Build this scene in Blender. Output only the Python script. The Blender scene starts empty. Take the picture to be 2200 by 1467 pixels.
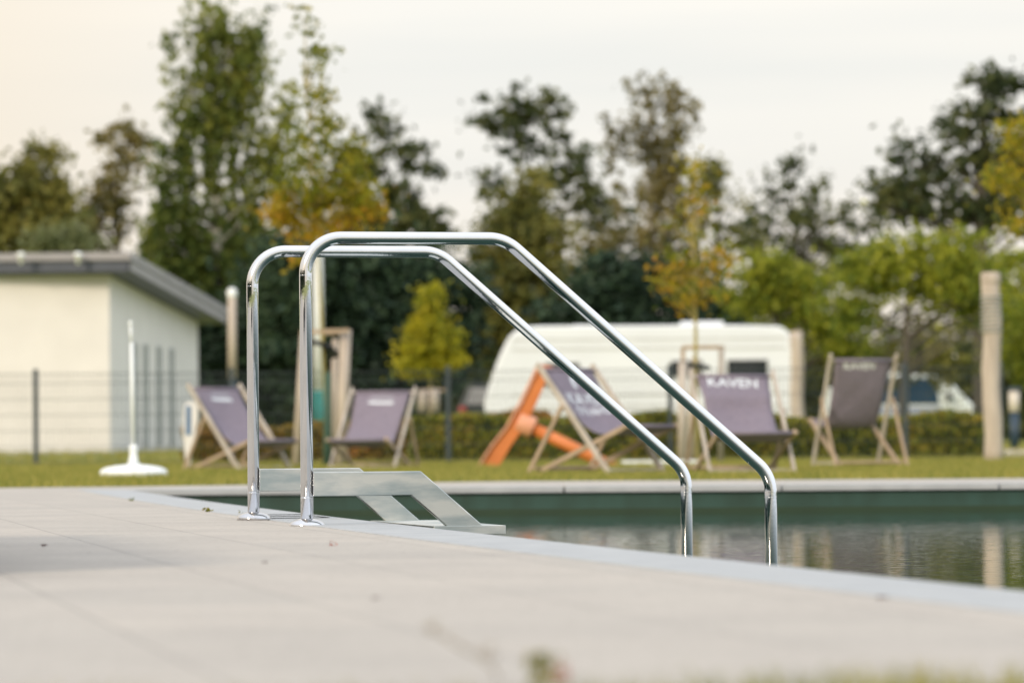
import bpy, bmesh, math, random
import numpy as np
from mathutils import Vector, Matrix

R = math.radians
SC = bpy.context.scene
random.seed(7)
rng = np.random.default_rng(11)

# ------------------------------------------------------------------ camera
CAM_H = 0.255
FPX = 8250.0                      # focal length in pixels of the 2200 px wide photograph
PITCH = math.atan((953.0 - 733.5) / FPX)
ROLL = R(-0.43)
cam_d = bpy.data.cameras.new('camera')
cam_d.sensor_width = 36.0
cam_d.lens = 36.0 * FPX / 2200.0
cam_d.clip_start = 0.1
cam_d.clip_end = 3000
cam_d.dof.use_dof = True
cam_d.dof.focus_distance = 12.4
cam_d.dof.aperture_fstop = 4.1
cam_d.dof.aperture_blades = 0
cam = bpy.data.objects.new('camera', cam_d)
SC.collection.objects.link(cam)
CM = (Matrix.Translation((0, 0, CAM_H)) @ Matrix.Rotation(math.pi / 2 + PITCH, 4, 'X')
      @ Matrix.Rotation(ROLL, 4, 'Z'))
cam.matrix_world = CM
SC.camera = cam

# ------------------------------------------------------------------ sky, sun, exposure
SUN_EL, SUN_AZ = R(24), R(215)     # azimuth clockwise from +Y: low sun behind the camera, to the left
w = bpy.data.worlds.new('World')
SC.world = w
w.use_nodes = True
nt = w.node_tree
nt.nodes.clear()
N = nt.nodes.new
L = nt.links.new
out = N('ShaderNodeOutputWorld')
bg = N('ShaderNodeBackground')
bg.inputs['Strength'].default_value = 0.1
L(bg.outputs[0], out.inputs[0])
sky = N('ShaderNodeTexSky')
sky.sky_type = 'NISHITA'
sky.sun_disc = False
sky.sun_elevation = SUN_EL
sky.sun_rotation = SUN_AZ
sky.air_density = 1.2
sky.dust_density = 3.0
tc = N('ShaderNodeTexCoord')
mp = N('ShaderNodeMapping')
mp.inputs['Scale'].default_value = (2.0, 2.0, 22.0)
L(tc.outputs['Generated'], mp.inputs[0])
cn = N('ShaderNodeTexNoise')
cn.inputs['Scale'].default_value = 2.6
cn.inputs['Detail'].default_value = 3
cn.inputs['Roughness'].default_value = 0.45
L(mp.outputs[0], cn.inputs['Vector'])
cr = N('ShaderNodeValToRGB')
cr.color_ramp.elements[0].position = 0.30
cr.color_ramp.elements[0].color = (0.86, 0.855, 0.82, 1)
cr.color_ramp.elements[1].position = 0.70
cr.color_ramp.elements[1].color = (0.965, 0.93, 0.865, 1)
L(cn.outputs[0], cr.inputs[0])
# warmer cloud towards the west (left of the view)
sx = N('ShaderNodeSeparateXYZ')
L(tc.outputs['Generated'], sx.inputs[0])
mr = N('ShaderNodeMapRange')
mr.interpolation_type = 'SMOOTHSTEP'
mr.inputs['From Min'].default_value = -0.02
mr.inputs['From Max'].default_value = -0.19
mr.inputs['To Min'].default_value = 0.0
mr.inputs['To Max'].default_value = 0.8
L(sx.outputs[0], mr.inputs['Value'])
mw = N('ShaderNodeMix')
mw.data_type = 'RGBA'
mw.inputs['B'].default_value = (0.93, 0.80, 0.63, 1)
L(mr.outputs[0], mw.inputs['Factor'])
L(cr.outputs[0], mw.inputs['A'])
# overcast layer is brighter high up
mz = N('ShaderNodeMapRange')
mz.inputs['From Min'].default_value = 0.08
mz.inputs['From Max'].default_value = 1.0
mz.inputs['To Min'].default_value = 7.9
mz.inputs['To Max'].default_value = 12.8
L(sx.outputs[2], mz.inputs['Value'])
mh = N('ShaderNodeMapRange')
mh.interpolation_type = 'SMOOTHSTEP'
mh.inputs['From Min'].default_value = 0.085
mh.inputs['From Max'].default_value = 0.015
mh.inputs['To Max'].default_value = 0.85
L(sx.outputs[2], mh.inputs['Value'])
mhc = N('ShaderNodeMix')
mhc.data_type = 'RGBA'
mhc.inputs['B'].default_value = (0.97, 0.86, 0.74, 1)
L(mh.outputs[0], mhc.inputs['Factor'])
L(mw.outputs['Result'], mhc.inputs['A'])
mzc = N('ShaderNodeMapRange')
mzc.inputs['From Min'].default_value = 0.12
mzc.inputs['From Max'].default_value = 0.7
L(sx.outputs[2], mzc.inputs['Value'])
mc = N('ShaderNodeMix')
mc.data_type = 'RGBA'
mc.inputs['B'].default_value = (0.88, 0.91, 0.96, 1)
L(mzc.outputs[0], mc.inputs['Factor'])
L(mhc.outputs['Result'], mc.inputs['A'])
mxr = N('ShaderNodeMapRange')
mxr.inputs['From Min'].default_value = 0.25
mxr.inputs['From Max'].default_value = 0.9
mxr.inputs['To Max'].default_value = 1.0
L(sx.outputs[0], mxr.inputs['Value'])
mcr = N('ShaderNodeMix')
mcr.data_type = 'RGBA'
mcr.inputs['B'].default_value = (1.12, 1.20, 1.30, 1)
L(mxr.outputs[0], mcr.inputs['Factor'])
L(mc.outputs['Result'], mcr.inputs['A'])
vm = N('ShaderNodeVectorMath')
vm.operation = 'SCALE'
L(mcr.outputs['Result'], vm.inputs[0])
L(mz.outputs[0], vm.inputs['Scale'])
ms = N('ShaderNodeMix')
ms.data_type = 'RGBA'
ms.inputs['Factor'].default_value = 0.93
L(sky.outputs[0], ms.inputs['A'])
L(vm.outputs[0], ms.inputs['B'])
L(ms.outputs['Result'], bg.inputs['Color'])

sd = bpy.data.lights.new('sun', 'SUN')
sd.energy = 2.0
sd.angle = R(12)
sd.color = (1.0, 0.86, 0.68)
so = bpy.data.objects.new('sun', sd)
SC.collection.objects.link(so)
sv = Vector((math.sin(SUN_AZ) * math.cos(SUN_EL), math.cos(SUN_AZ) * math.cos(SUN_EL), math.sin(SUN_EL)))
so.location = sv * 50
so.rotation_euler = sv.to_track_quat('Z', 'Y').to_euler()

vs = SC.view_settings
SC.display_settings.display_device = 'sRGB'
vs.view_transform = 'Standard'
vs.look = 'None'
vs.exposure = 0.42
vs.gamma = 1.0
vs.use_curve_mapping = False
SC.cycles.use_denoising = True
SC.cycles.max_bounces = 8
SC.cycles.transparent_max_bounces = 8


# ------------------------------------------------------------------ geometry helpers
def ray(px, py):
    d = Vector(((px - 1100.0) / FPX, -(py - 733.5) / FPX, -1.0))
    return (CM.to_3x3() @ d)


def at(px, py, Y):
    d = ray(px, py)
    k = Y / d.y
    return Vector((d.x * k, Y, CAM_H + d.z * k))


def gnd(px, py, z=0.0):
    d = ray(px, py)
    k = (z - CAM_H) / d.z
    return Vector((d.x * k, d.y * k, z))


def sm(a, b, t):
    t = min(1.0, max(0.0, (t - a) / (b - a)))
    return t * t * (3 - 2 * t)


def ground_z(x, y):
    return 0.15 * sm(46, 66, y) + 0.08 * sm(70, 100, y)


class MB:
    def __init__(s):
        s.v = []
        s.f = []
        s.sm = []

    def add(s, vs_, fs, smooth=False):
        o = len(s.v)
        s.v += [tuple(v) for v in vs_]
        s.f += [tuple(i + o for i in f) for f in fs]
        s.sm += [smooth] * len(fs)
        return s

    def box(s, c, size, m=None):
        x, y, z = size[0] / 2, size[1] / 2, size[2] / 2
        vs_ = [Vector((a * x, b * y, d * z)) for a in (-1, 1) for b in (-1, 1) for d in (-1, 1)]
        if m is not None:
            vs_ = [m @ v for v in vs_]
        c = Vector(c)
        return s.add([v + c for v in vs_], [(0, 1, 3, 2), (4, 6, 7, 5), (0, 4, 5, 1), (2, 3, 7, 6), (0, 2, 6, 4), (1, 5, 7, 3)])

    def bar(s, a, b, w_, h_, up=(0, 0, 1)):
        a, b = Vector(a), Vector(b)
        d = b - a
        z = d.normalized()
        x = Vector(up).cross(z)
        if x.length < 1e-5:
            x = Vector((1, 0, 0)).cross(z)
        x.normalize()
        y = z.cross(x)
        m = Matrix((x, y, z)).transposed()
        return s.box((a + b) / 2, (w_, h_, d.length), m)

    def tube(s, pts, r, n=16, caps=True, up=None):
        pts = [Vector(p) for p in pts]
        k = len(pts)
        rs = r if isinstance(r, (list, tuple)) else [r] * k
        tang = []
        for i in range(k):
            t = pts[min(i + 1, k - 1)] - pts[max(i - 1, 0)]
            tang.append(t.normalized())
        nrm = Vector(up) if up else (Vector((0, 0, 1)) if abs(tang[0].z) < .9 else Vector((1, 0, 0)))
        vs_ = []
        for i in range(k):
            t = tang[i]
            nrm = (nrm - t * nrm.dot(t)).normalized()
            bn = t.cross(nrm)
            for j in range(n):
                a = 2 * math.pi * j / n
                vs_.append(pts[i] + (nrm * math.cos(a) + bn * math.sin(a)) * rs[i])
        fs = []
        for i in range(k - 1):
            for j in range(n):
                j2 = (j + 1) % n
                fs.append((i * n + j, i * n + j2, (i + 1) * n + j2, (i + 1) * n + j))
        s.add(vs_, fs, True)
        if caps:
            s.add(vs_[:n], [tuple(range(n))[::-1]])
            s.add(vs_[-n:], [tuple(range(n))])
        return s

    def lathe(s, prof, c=(0, 0, 0), n=32, smooth=True, axis=None):
        c = Vector(c)
        vs_ = []
        for (r, z) in prof:
            for j in range(n):
                a = 2 * math.pi * j / n
                p = Vector((r * math.cos(a), r * math.sin(a), z))
                if axis is not None:
                    p = axis @ p
                vs_.append(c + p)
        fs = []
        for i in range(len(prof) - 1):
            for j in range(n):
                j2 = (j + 1) % n
                fs.append((i * n + j, i * n + j2, (i + 1) * n + j2, (i + 1) * n + j))
        s.add(vs_, fs, smooth)
        s.add(vs_[:n], [tuple(range(n))[::-1]])
        s.add(vs_[-n:], [tuple(range(n))])
        return s

    def prism(s, poly, f0, f1):
        """poly: 2D points; f0/f1 map a 2D point to 3D (the two faces)."""
        n = len(poly)
        a = [f0(p) for p in poly]
        b = [f1(p) for p in poly]
        fs = [tuple(range(n))[::-1], tuple(range(n, 2 * n))]
        fs += [(i, (i + 1) % n, n + (i + 1) % n, n + i) for i in range(n)]
        return s.add(a + b, fs)

    def build(s, name, mat, parent=None, bevel=0, loc=None, fix=True, segs=2):
        me = bpy.data.meshes.new(name)
        me.from_pydata(s.v, [], s.f)
        me.polygons.foreach_set('use_smooth', s.sm)
        if fix:
            bm = bmesh.new()
            bm.from_mesh(me)
            bmesh.ops.remove_doubles(bm, verts=bm.verts, dist=1e-5)
            bmesh.ops.recalc_face_normals(bm, faces=bm.faces)
            bm.to_mesh(me)
            bm.free()
        me.materials.append(mat)
        ob = bpy.data.objects.new(name, me)
        SC.collection.objects.link(ob)
        if parent:
            ob.parent = parent
        if loc is not None:
            ob.location = loc
        if bevel:
            b = ob.modifiers.new('bevel', 'BEVEL')
            b.width = bevel
            b.segments = segs
            b.limit_method = 'ANGLE'
            b.angle_limit = R(40)
        return ob


def tag(o, label=None, cat=None, group=None, kind=None):
    if label:
        o['label'] = label
    if cat:
        o['category'] = cat
    if group:
        o['group'] = group
    if kind:
        o['kind'] = kind
    return o


def empty(name, loc, label, cat, rz=0, group=None):
    o = bpy.data.objects.new(name, None)
    o.empty_display_size = 0.2
    o.location = loc
    o.rotation_euler = (0, 0, rz)
    SC.collection.objects.link(o)
    return tag(o, label, cat, group)


def fillet(pts, rads, n=10):
    pts = [Vector(p) for p in pts]
    res = [pts[0]]
    for i in range(1, len(pts) - 1):
        p, a, b = pts[i], (pts[i - 1] - pts[i]).normalized(), (pts[i + 1] - pts[i]).normalized()
        r = rads[i - 1]
        ang = a.angle(b)
        t = r / math.tan(ang / 2)
        c = p + (a + b).normalized() * (r / math.sin(ang / 2))
        s0, s1 = p + a * t - c, p + b * t - c
        th = s0.angle(s1)
        ax = s0.cross(s1).normalized()
        for k in range(n + 1):
            res.append(c + Matrix.Rotation(th * k / n, 3, ax) @ s0)
    res.append(pts[-1])
    return res


# ------------------------------------------------------------------ materials
MATS = {}


def mat(name, col=(.5, .5, .5), rough=.6, metal=0.0, col2=None, scale=5.0, detail=4, bump=0.0, bscale=None, spec=.5,
        lo=.35, hi=.65, stretch=(1, 1, 1), coat=0.0, coord='Object', trans=0.0, rough2=None):
    m = bpy.data.materials.new(name)
    m.use_nodes = True
    n = m.node_tree
    b = n.nodes['Principled BSDF']
    b.inputs['Base Color'].default_value = (*col, 1)
    b.inputs['Roughness'].default_value = rough
    b.inputs['Metallic'].default_value = metal
    b.inputs['Specular IOR Level'].default_value = spec
    b.inputs['Coat Weight'].default_value = coat
    t = n.nodes.new('ShaderNodeTexCoord')
    mp_ = n.nodes.new('ShaderNodeMapping')
    mp_.inputs['Scale'].default_value = stretch
    n.links.new(t.outputs[coord], mp_.inputs[0])
    no = n.nodes.new('ShaderNodeTexNoise')
    no.inputs['Scale'].default_value = scale
    no.inputs['Detail'].default_value = detail
    n.links.new(mp_.outputs[0], no.inputs['Vector'])
    if col2 is None:
        col2 = tuple(c * .86 for c in col)
    r_ = n.nodes.new('ShaderNodeValToRGB')
    r_.color_ramp.elements[0].position = lo
    r_.color_ramp.elements[0].color = (*col2, 1)
    r_.color_ramp.elements[1].position = hi
    r_.color_ramp.elements[1].color = (*col, 1)
    n.links.new(no.outputs[0], r_.inputs[0])
    n.links.new(r_.outputs[0], b.inputs['Base Color'])
    if rough2 is not None:
        q = n.nodes.new('ShaderNodeMapRange')
        q.inputs['From Min'].default_value = lo
        q.inputs['From Max'].default_value = hi
        q.inputs['To Min'].default_value = rough2
        q.inputs['To Max'].default_value = rough
        n.links.new(no.outputs[0], q.inputs['Value'])
        n.links.new(q.outputs[0], b.inputs['Roughness'])
    if bump:
        nb = n.nodes.new('ShaderNodeTexNoise')
        nb.inputs['Scale'].default_value = bscale or scale * 4
        nb.inputs['Detail'].default_value = 5
        n.links.new(mp_.outputs[0], nb.inputs['Vector'])
        bu = n.nodes.new('ShaderNodeBump')
        bu.inputs['Strength'].default_value = bump
        bu.inputs['Distance'].default_value = 0.01
        n.links.new(nb.outputs[0], bu.inputs['Height'])
        n.links.new(bu.outputs[0], b.inputs['Normal'])
    MATS[name] = m
    return m


def canvas_mat():
    m = M0 = MATS['canvas']
    n = m.node_tree
    b = n.nodes['Principled BSDF']
    o = [q for q in n.nodes if q.type == 'OUTPUT_MATERIAL'][0]
    t = n.nodes.new('ShaderNodeBsdfTranslucent')
    src = b.inputs['Base Color'].links[0].from_socket
    n.links.new(src, t.inputs['Color'])
    mx = n.nodes.new('ShaderNodeMixShader')
    mx.inputs[0].default_value = .3
    n.links.new(b.outputs[0], mx.inputs[1])
    n.links.new(t.outputs[0], mx.inputs[2])
    n.links.new(mx.outputs[0], o.inputs[0])


def leafmat(name, cols, scale=.6, trans=.35, mottled=True):
    m = bpy.data.materials.new(name)
    m.use_nodes = True
    n = m.node_tree
    n.nodes.clear()
    o = n.nodes.new('ShaderNodeOutputMaterial')
    g = n.nodes.new('ShaderNodeNewGeometry')
    no = n.nodes.new('ShaderNodeTexNoise')
    no.inputs['Scale'].default_value = scale
    no.inputs['Detail'].default_value = 2
    n.links.new(g.outputs['Position'], no.inputs['Vector'])
    ad = n.nodes.new('ShaderNodeMath')
    ad.operation = 'MULTIPLY_ADD'
    ad.inputs[1].default_value = 0.45
    n.links.new(g.outputs['Random Per Island'], ad.inputs[0])
    n.links.new(no.outputs[0], ad.inputs[2])
    r_ = n.nodes.new('ShaderNodeValToRGB')
    el = r_.color_ramp.elements
    k = len(cols)
    while len(el) < k:
        el.new(.5)
    for i, c in enumerate(cols):
        el[i].position = .42 + .58 * i / (k - 1)
        el[i].color = (*c, 1)
    n.links.new(ad.outputs[0], r_.inputs[0])
    d = n.nodes.new('ShaderNodeBsdfPrincipled')
    d.inputs['Roughness'].default_value = .6
    d.inputs['Specular IOR Level'].default_value = .25
    t = n.nodes.new('ShaderNodeBsdfTranslucent')
    n.links.new(r_.outputs[0], d.inputs['Base Color'])
    n.links.new(r_.outputs[0], t.inputs['Color'])
    mx = n.nodes.new('ShaderNodeMixShader')
    mx.inputs[0].default_value = trans
    n.links.new(d.outputs[0], mx.inputs[1])
    n.links.new(t.outputs[0], mx.inputs[2])
    n.links.new(mx.outputs[0], o.inputs[0])
    MATS[name] = m
    return m


M = MATS
mat('steel', (.76, .76, .77), .07, 1.0, col2=(.68, .69, .70), scale=3, stretch=(2, 2, 2), rough2=.10, bump=.02, bscale=60)
mat('brushed', (.66, .655, .61), .34, 1.0, col2=(.37, .42, .42), scale=5, stretch=(1, 1, 3.5), lo=.38, hi=.62, rough2=.5, bump=.03, bscale=90)
mat('chrome', (.66, .66, .68), .07, 1.0)
mat('stone', (.385, .40, .41), .75, col2=(.335, .35, .362), scale=7, bump=.25, bscale=150)
mat('pool_liner', (.020, .060, .045), .55, col2=(.013, .040, .026), scale=2.5, stretch=(2.5, 1, .8))
mat('render_white', (.72, .695, .675), .85, col2=(.675, .65, .63), scale=1.5, bump=.1, bscale=60)
mat('fascia', (.06, .07, .095), .5)
mat('roof_metal', (.30, .285, .30), .5, col2=(.26, .25, .26), scale=2)
mat('white_plastic', (.80, .82, .83), .4, col2=(.74, .77, .78), scale=6)
mat('vent_slat', (.36, .38, .38), .6)
mat('fence_metal', (.035, .05, .06), .5)
mat('canvas', (.30, .26, .32), .9, col2=(.26, .225, .28), scale=30, bump=.3, bscale=700)
canvas_mat()
mat('print_white', (.62, .65, .70), .8)
mat('print_bold', (.85, .87, .90), .8)
mat('print_faint', (.34, .33, .38), .8)
mat('wood_grey', (.48, .43, .38), .75, col2=(.36, .31, .26), scale=9, stretch=(1, 1, .2), bump=.2, bscale=50)
mat('wood_tan', (.40, .30, .21), .75, col2=(.31, .23, .16), scale=9, stretch=(1, 1, .2), bump=.2)
mat('log_pale', (.50, .43, .36), .8, col2=(.38, .32, .27), scale=5, stretch=(3, 3, .4), bump=.4, bscale=20)
mat('rope', (.34, .34, .31), .9, col2=(.22, .22, .20), scale=20)
mat('orange_paint', (.62, .19, .045), .5, col2=(.52, .15, .035), scale=3)
mat('orange_light', (.74, .36, .22), .5, col2=(.66, .30, .18), scale=3)
mat('caravan_white', (.70, .73, .77), .35, col2=(.665, .695, .735), scale=1.0, coat=.3)
mat('caravan_trim', (.55, .56, .56), .4)
mat('dark_glass', (.012, .018, .022), .12, spec=.5)
mat('rubber', (.02, .02, .02), .8)
mat('van_paint', (.55, .62, .66), .3, coat=.5)
mat('van_white', (.72, .78, .78), .3, coat=.5)
mat('van_glass', (.02, .05, .09), .08)
mat('dark_paint', (.02, .026, .03), .45)
mat('tail_red', (.35, .05, .05), .3)
mat('plate_grey', (.25, .25, .27), .5)
mat('navy', (.02, .045, .075), .5)
mat('lantern', (.62, .57, .50), .5)
mat('sign_blue', (.05, .16, .32), .5)
mat('bark', (.10, .085, .065), .9, col2=(.05, .045, .035), scale=3, stretch=(1, 1, .3))
mat('bark_birch', (.42, .40, .36), .85, col2=(.10, .09, .08), scale=2, stretch=(1, 1, 1.5), lo=.4, hi=.5)
mat('bark_young', (.40, .33, .10), .8, col2=(.30, .25, .09), scale=6)
mat('trunk_green', (.045, .095, .07), .8)
mat('teal', (.03, .24, .20), .5)
mat('strap', (.01, .012, .012), .6)
mat('path_gravel', (.50, .43, .36), .9, col2=(.42, .36, .30), scale=4)
mat('shade_box_dark', (.03, .03, .03), .7)
mat('lid_dark', (.04, .045, .05), .6)

leafmat('leaf_birch', [(.050, .080, .018), (.13, .165, .032), (.29, .29, .055)], .35, .45)
leafmat('leaf_dark', [(.022, .038, .018), (.055, .075, .026), (.13, .135, .042)], .35, .3)  # dark tones lifted, standing in for haze over the far trees
leafmat('leaf_teal', [(.012, .026, .016), (.026, .052, .030), (.055, .090, .045)], .3, .2)  # lifted as well, haze put into the leaf colour
leafmat('leaf_olive', [(.060, .075, .022), (.15, .155, .036), (.28, .25, .06)], .4, .4)
leafmat('leaf_brown', [(.075, .075, .026), (.165, .145, .048), (.29, .235, .08)], .5, .45)
leafmat('leaf_lime', [(.045, .085, .014), (.18, .22, .020), (.42, .42, .045)], .45, .45)
leafmat('leaf_yellow', [(.12, .15, .012), (.30, .29, .014), (.48, .40, .02)], .9, .4)
leafmat('leaf_young', [(.10, .14, .012), (.26, .25, .018), (.46, .33, .02)], .55, .45)
leafmat('leaf_orange', [(.22, .21, .02), (.42, .29, .02), (.55, .24, .03)], .7, .45)
leafmat('leaf_sage', [(.09, .11, .04), (.17, .19, .08), (.24, .25, .12)], .5)
leafmat('leaf_hedge', [(.022, .045, .008), (.11, .14, .016), (.28, .27, .022), (.36, .24, .03)], 1.1, .3)
leafmat('leaf_hedge_red', [(.07, .08, .012), (.24, .18, .02), (.38, .17, .04)], 1.1, .3)
leafmat('blade', [(.14, .17, .035), (.27, .265, .055), (.42, .35, .10)], 1.4, .35)
leafmat('weed_leaf', [(.07, .12, .02), (.20, .20, .03), (.36, .25, .05)], 20, .3)
leafmat('weed_red', [(.20, .03, .02), (.35, .06, .04), (.40, .12, .05)], 20, .3)
mat('dead_leaf', (.10, .06, .05), .8)
mat('dry_stem', (.30, .26, .20), .8)


def lawn_material():
    m = bpy.data.materials.new('lawn')
    m.use_nodes = True
    n = m.node_tree
    b = n.nodes['Principled BSDF']
    b.inputs['Roughness'].default_value = .9
    g = n.nodes.new('ShaderNodeNewGeometry')
    no = n.nodes.new('ShaderNodeTexNoise')
    no.inputs['Scale'].default_value = .9
    no.inputs['Detail'].default_value = 6
    n.links.new(g.outputs['Position'], no.inputs['Vector'])
    r_ = n.nodes.new('ShaderNodeValToRGB')
    r_.color_ramp.elements[0].position = .35
    r_.color_ramp.elements[0].color = (.11, .16, .025, 1)
    r_.color_ramp.elements[1].position = .68
    r_.color_ramp.elements[1].color = (.27, .26, .045, 1)
    n.links.new(no.outputs[0], r_.inputs[0])
    n.links.new(r_.outputs[0], b.inputs['Base Color'])
    M['lawn'] = m


lawn_material()
EDGE_ANG = math.atan(0.2)           # the pool's near edge runs along (-sin, cos)


def deck_material():
    m = bpy.data.materials.new('deck_paving')
    m.use_nodes = True
    n = m.node_tree
    b = n.nodes['Principled BSDF']
    b.inputs['Roughness'].default_value = .8
    b.inputs['Specular IOR Level'].default_value = .35
    g = n.nodes.new('ShaderNodeNewGeometry')
    mp_ = n.nodes.new('ShaderNodeMapping')
    mp_.vector_type = 'TEXTURE'
    mp_.inputs['Location'].default_value = (-.11 + .02, 11.0, 0)
    mp_.inputs['Rotation'].default_value = (0, 0, EDGE_ANG + math.pi / 2)
    n.links.new(g.outputs['Position'], mp_.inputs[0])
    br = n.nodes.new('ShaderNodeTexBrick')
    br.inputs['Color1'].default_value = (.455, .418, .372, 1)
    br.inputs['Color2'].default_value = (.425, .395, .355, 1)
    br.inputs['Mortar'].default_value = (.25, .23, .21, 1)
    br.inputs['Scale'].default_value = 1.0
    br.inputs['Mortar Size'].default_value = .0024
    br.inputs['Mortar Smooth'].default_value = .3
    br.inputs['Brick Width'].default_value = .78
    br.inputs['Row Height'].default_value = .39
    n.links.new(mp_.outputs[0], br.inputs['Vector'])
    no = n.nodes.new('ShaderNodeTexNoise')
    no.inputs['Scale'].default_value = 2.2
    no.inputs['Detail'].default_value = 7
    no.inputs['Roughness'].default_value = .6
    n.links.new(g.outputs['Position'], no.inputs['Vector'])
    r_ = n.nodes.new('ShaderNodeValToRGB')
    r_.color_ramp.elements[0].position = .36
    r_.color_ramp.elements[0].color = (.90, .90, .91, 1)
    r_.color_ramp.elements[1].position = .62
    r_.color_ramp.elements[1].color = (1, 1, 1, 1)
    n.links.new(no.outputs[0], r_.inputs[0])
    mu = n.nodes.new('ShaderNodeMix')
    mu.data_type = 'RGBA'
    mu.blend_type = 'MULTIPLY'
    mu.inputs['Factor'].default_value = 1
    n.links.new(br.outputs['Color'], mu.inputs['A'])
    n.links.new(r_.outputs[0], mu.inputs['B'])
    # fine broom texture across the slabs
    mp2 = n.nodes.new('ShaderNodeMapping')
    mp2.inputs['Scale'].default_value = (12, 160, 1)
    n.links.new(g.outputs['Position'], mp2.inputs[0])
    n2 = n.nodes.new('ShaderNodeTexNoise')
    n2.inputs['Scale'].default_value = 1
    n2.inputs['Detail'].default_value = 4
    n.links.new(mp2.outputs[0], n2.inputs['Vector'])
    r2 = n.nodes.new('ShaderNodeValToRGB')
    r2.color_ramp.elements[0].position = .35
    r2.color_ramp.elements[0].color = (.86, .86, .86, 1)
    r2.color_ramp.elements[1].position = .6
    r2.color_ramp.elements[1].color = (1, 1, 1, 1)
    n.links.new(n2.outputs[0], r2.inputs[0])
    m2 = n.nodes.new('ShaderNodeMix')
    m2.data_type = 'RGBA'
    m2.blend_type = 'MULTIPLY'
    m2.inputs['Factor'].default_value = 1
    n.links.new(mu.outputs['Result'], m2.inputs['A'])
    n.links.new(r2.outputs[0], m2.inputs['B'])
    n3 = n.nodes.new('ShaderNodeTexNoise')
    n3.inputs['Scale'].default_value = 55
    n3.inputs['Detail'].default_value = 3
    n.links.new(g.outputs['Position'], n3.inputs['Vector'])
    r3 = n.nodes.new('ShaderNodeValToRGB')
    r3.color_ramp.elements[0].position = .30
    r3.color_ramp.elements[0].color = (.62, .60, .58, 1)
    r3.color_ramp.elements[1].position = .40
    r3.color_ramp.elements[1].color = (1, 1, 1, 1)
    n.links.new(n3.outputs[0], r3.inputs[0])
    m3 = n.nodes.new('ShaderNodeMix')
    m3.data_type = 'RGBA'
    m3.blend_type = 'MULTIPLY'
    m3.inputs['Factor'].default_value = 1
    n.links.new(m2.outputs['Result'], m3.inputs['A'])
    n.links.new(r3.outputs[0], m3.inputs['B'])
    n.links.new(m3.outputs['Result'], b.inputs['Base Color'])
    bu = n.nodes.new('ShaderNodeBump')
    bu.inputs['Strength'].default_value = .25
    bu.inputs['Distance'].default_value = .003
    n.links.new(n2.outputs[0], bu.inputs['Height'])
    n.links.new(bu.outputs[0], b.inputs['Normal'])
    M['deck_paving'] = m


deck_material()


def water_material():
    m = bpy.data.materials.new('pool_water')
    m.use_nodes = True
    n = m.node_tree
    b = n.nodes['Principled BSDF']
    b.inputs['Base Color'].default_value = (.008, .032, .022, 1)
    b.inputs['Roughness'].default_value = .03
    b.inputs['IOR'].default_value = 1.333
    g = n.nodes.new('ShaderNodeNewGeometry')
    mp_ = n.nodes.new('ShaderNodeMapping')
    mp_.inputs['Scale'].default_value = (1.0, 1.6, 1)
    n.links.new(g.outputs['Position'], mp_.inputs[0])
    n1 = n.nodes.new('ShaderNodeTexNoise')
    n1.inputs['Scale'].default_value = 6.5
    n1.inputs['Detail'].default_value = 2.0
    n1.inputs['Roughness'].default_value = .55
    n.links.new(mp_.outputs[0], n1.inputs['Vector'])
    bu = n.nodes.new('ShaderNodeBump')
    bu.inputs['Strength'].default_value = .13
    bu.inputs['Distance'].default_value = .010
    n.links.new(n1.outputs[0], bu.inputs['Height'])
    n.links.new(bu.outputs[0], b.inputs['Normal'])
    M['pool_water'] = m


water_material()

# ------------------------------------------------------------------ pool, deck, ground
WATER_Z = -.155
POOL_FAR = 22.6


def edge_x(y):
    q = y - 10.41
    return -.2075 * q + .0018 * q * q


def edge_pts(off, y0, y1, n=24):
    res = []
    for i in range(n + 1):
        y = y0 + (y1 - y0) * i / n
        res.append((edge_x(y) - off * 1.0206, y))
    return res


def flat(name, poly, z, m, thick=0.0, bevel=0):
    mb = MB()
    if thick:
        mb.prism(poly, lambda p: Vector((p[0], p[1], z - thick)), lambda p: Vector((p[0], p[1], z)))
    else:
        mb.add([(x, y, z) for x, y in poly], [tuple(range(len(poly)))])
    return mb.build(name, M[m], bevel=bevel)


COP = .28
near0 = 3.2
# deck: left of the pool, from the near lawn edge to the far lawn
e_out = edge_pts(COP, near0, POOL_FAR + 0.0)
left_poly = [(-40, 3.85), (-2, 3.9), (1.4, 4.0)] + [(x, y) for x, y in e_out if y > 4.0] + \
            [(e_out[-1][0], POOL_FAR), (-2.6, 24.6), (-3.6, 24.2), (-40, 24.0)]
tag(flat('pool_deck', left_poly, 0, 'deck_paving', .12), kind='structure')
# deck strip in front and to the right of the near corner (outside the picture), same paving
fs = [(edge_pts(0, POOL_FAR, POOL_FAR, 1)[0][0] - .29, POOL_FAR + COP + .002), (30, POOL_FAR + COP + .002), (30, 25.4), (6, 25.5), (2, 25.8), (0, 26.2), (-1.2, 25.4), (-2.6, 24.602)]
tag(flat('far_paving', fs, 0, 'deck_paving', .12), kind='structure')
# coping stones
mb = MB()
a = edge_pts(COP - .003, near0, POOL_FAR + COP)
b_ = edge_pts(0, near0, POOL_FAR)
strip = []
n_ = len(a)
for i in range(n_):
    strip.append(((a[i][0], a[i][1]), (b_[i][0], b_[i][1])))
vs_ = []
for (pa, pb) in strip:
    vs_ += [(pa[0], pa[1], .003), (pb[0], pb[1], .003), (pb[0], pb[1], -.034), (pa[0], pa[1], -.034)]
fcs = []
for i in range(n_ - 1):
    for k in range(4):
        k2 = (k + 1) % 4
        fcs.append((i * 4 + k, i * 4 + k2, (i + 1) * 4 + k2, (i + 1) * 4 + k))
mb.add(vs_, fcs)
tag(mb.build('pool_coping', M['stone'], bevel=.004), kind='structure')
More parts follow.
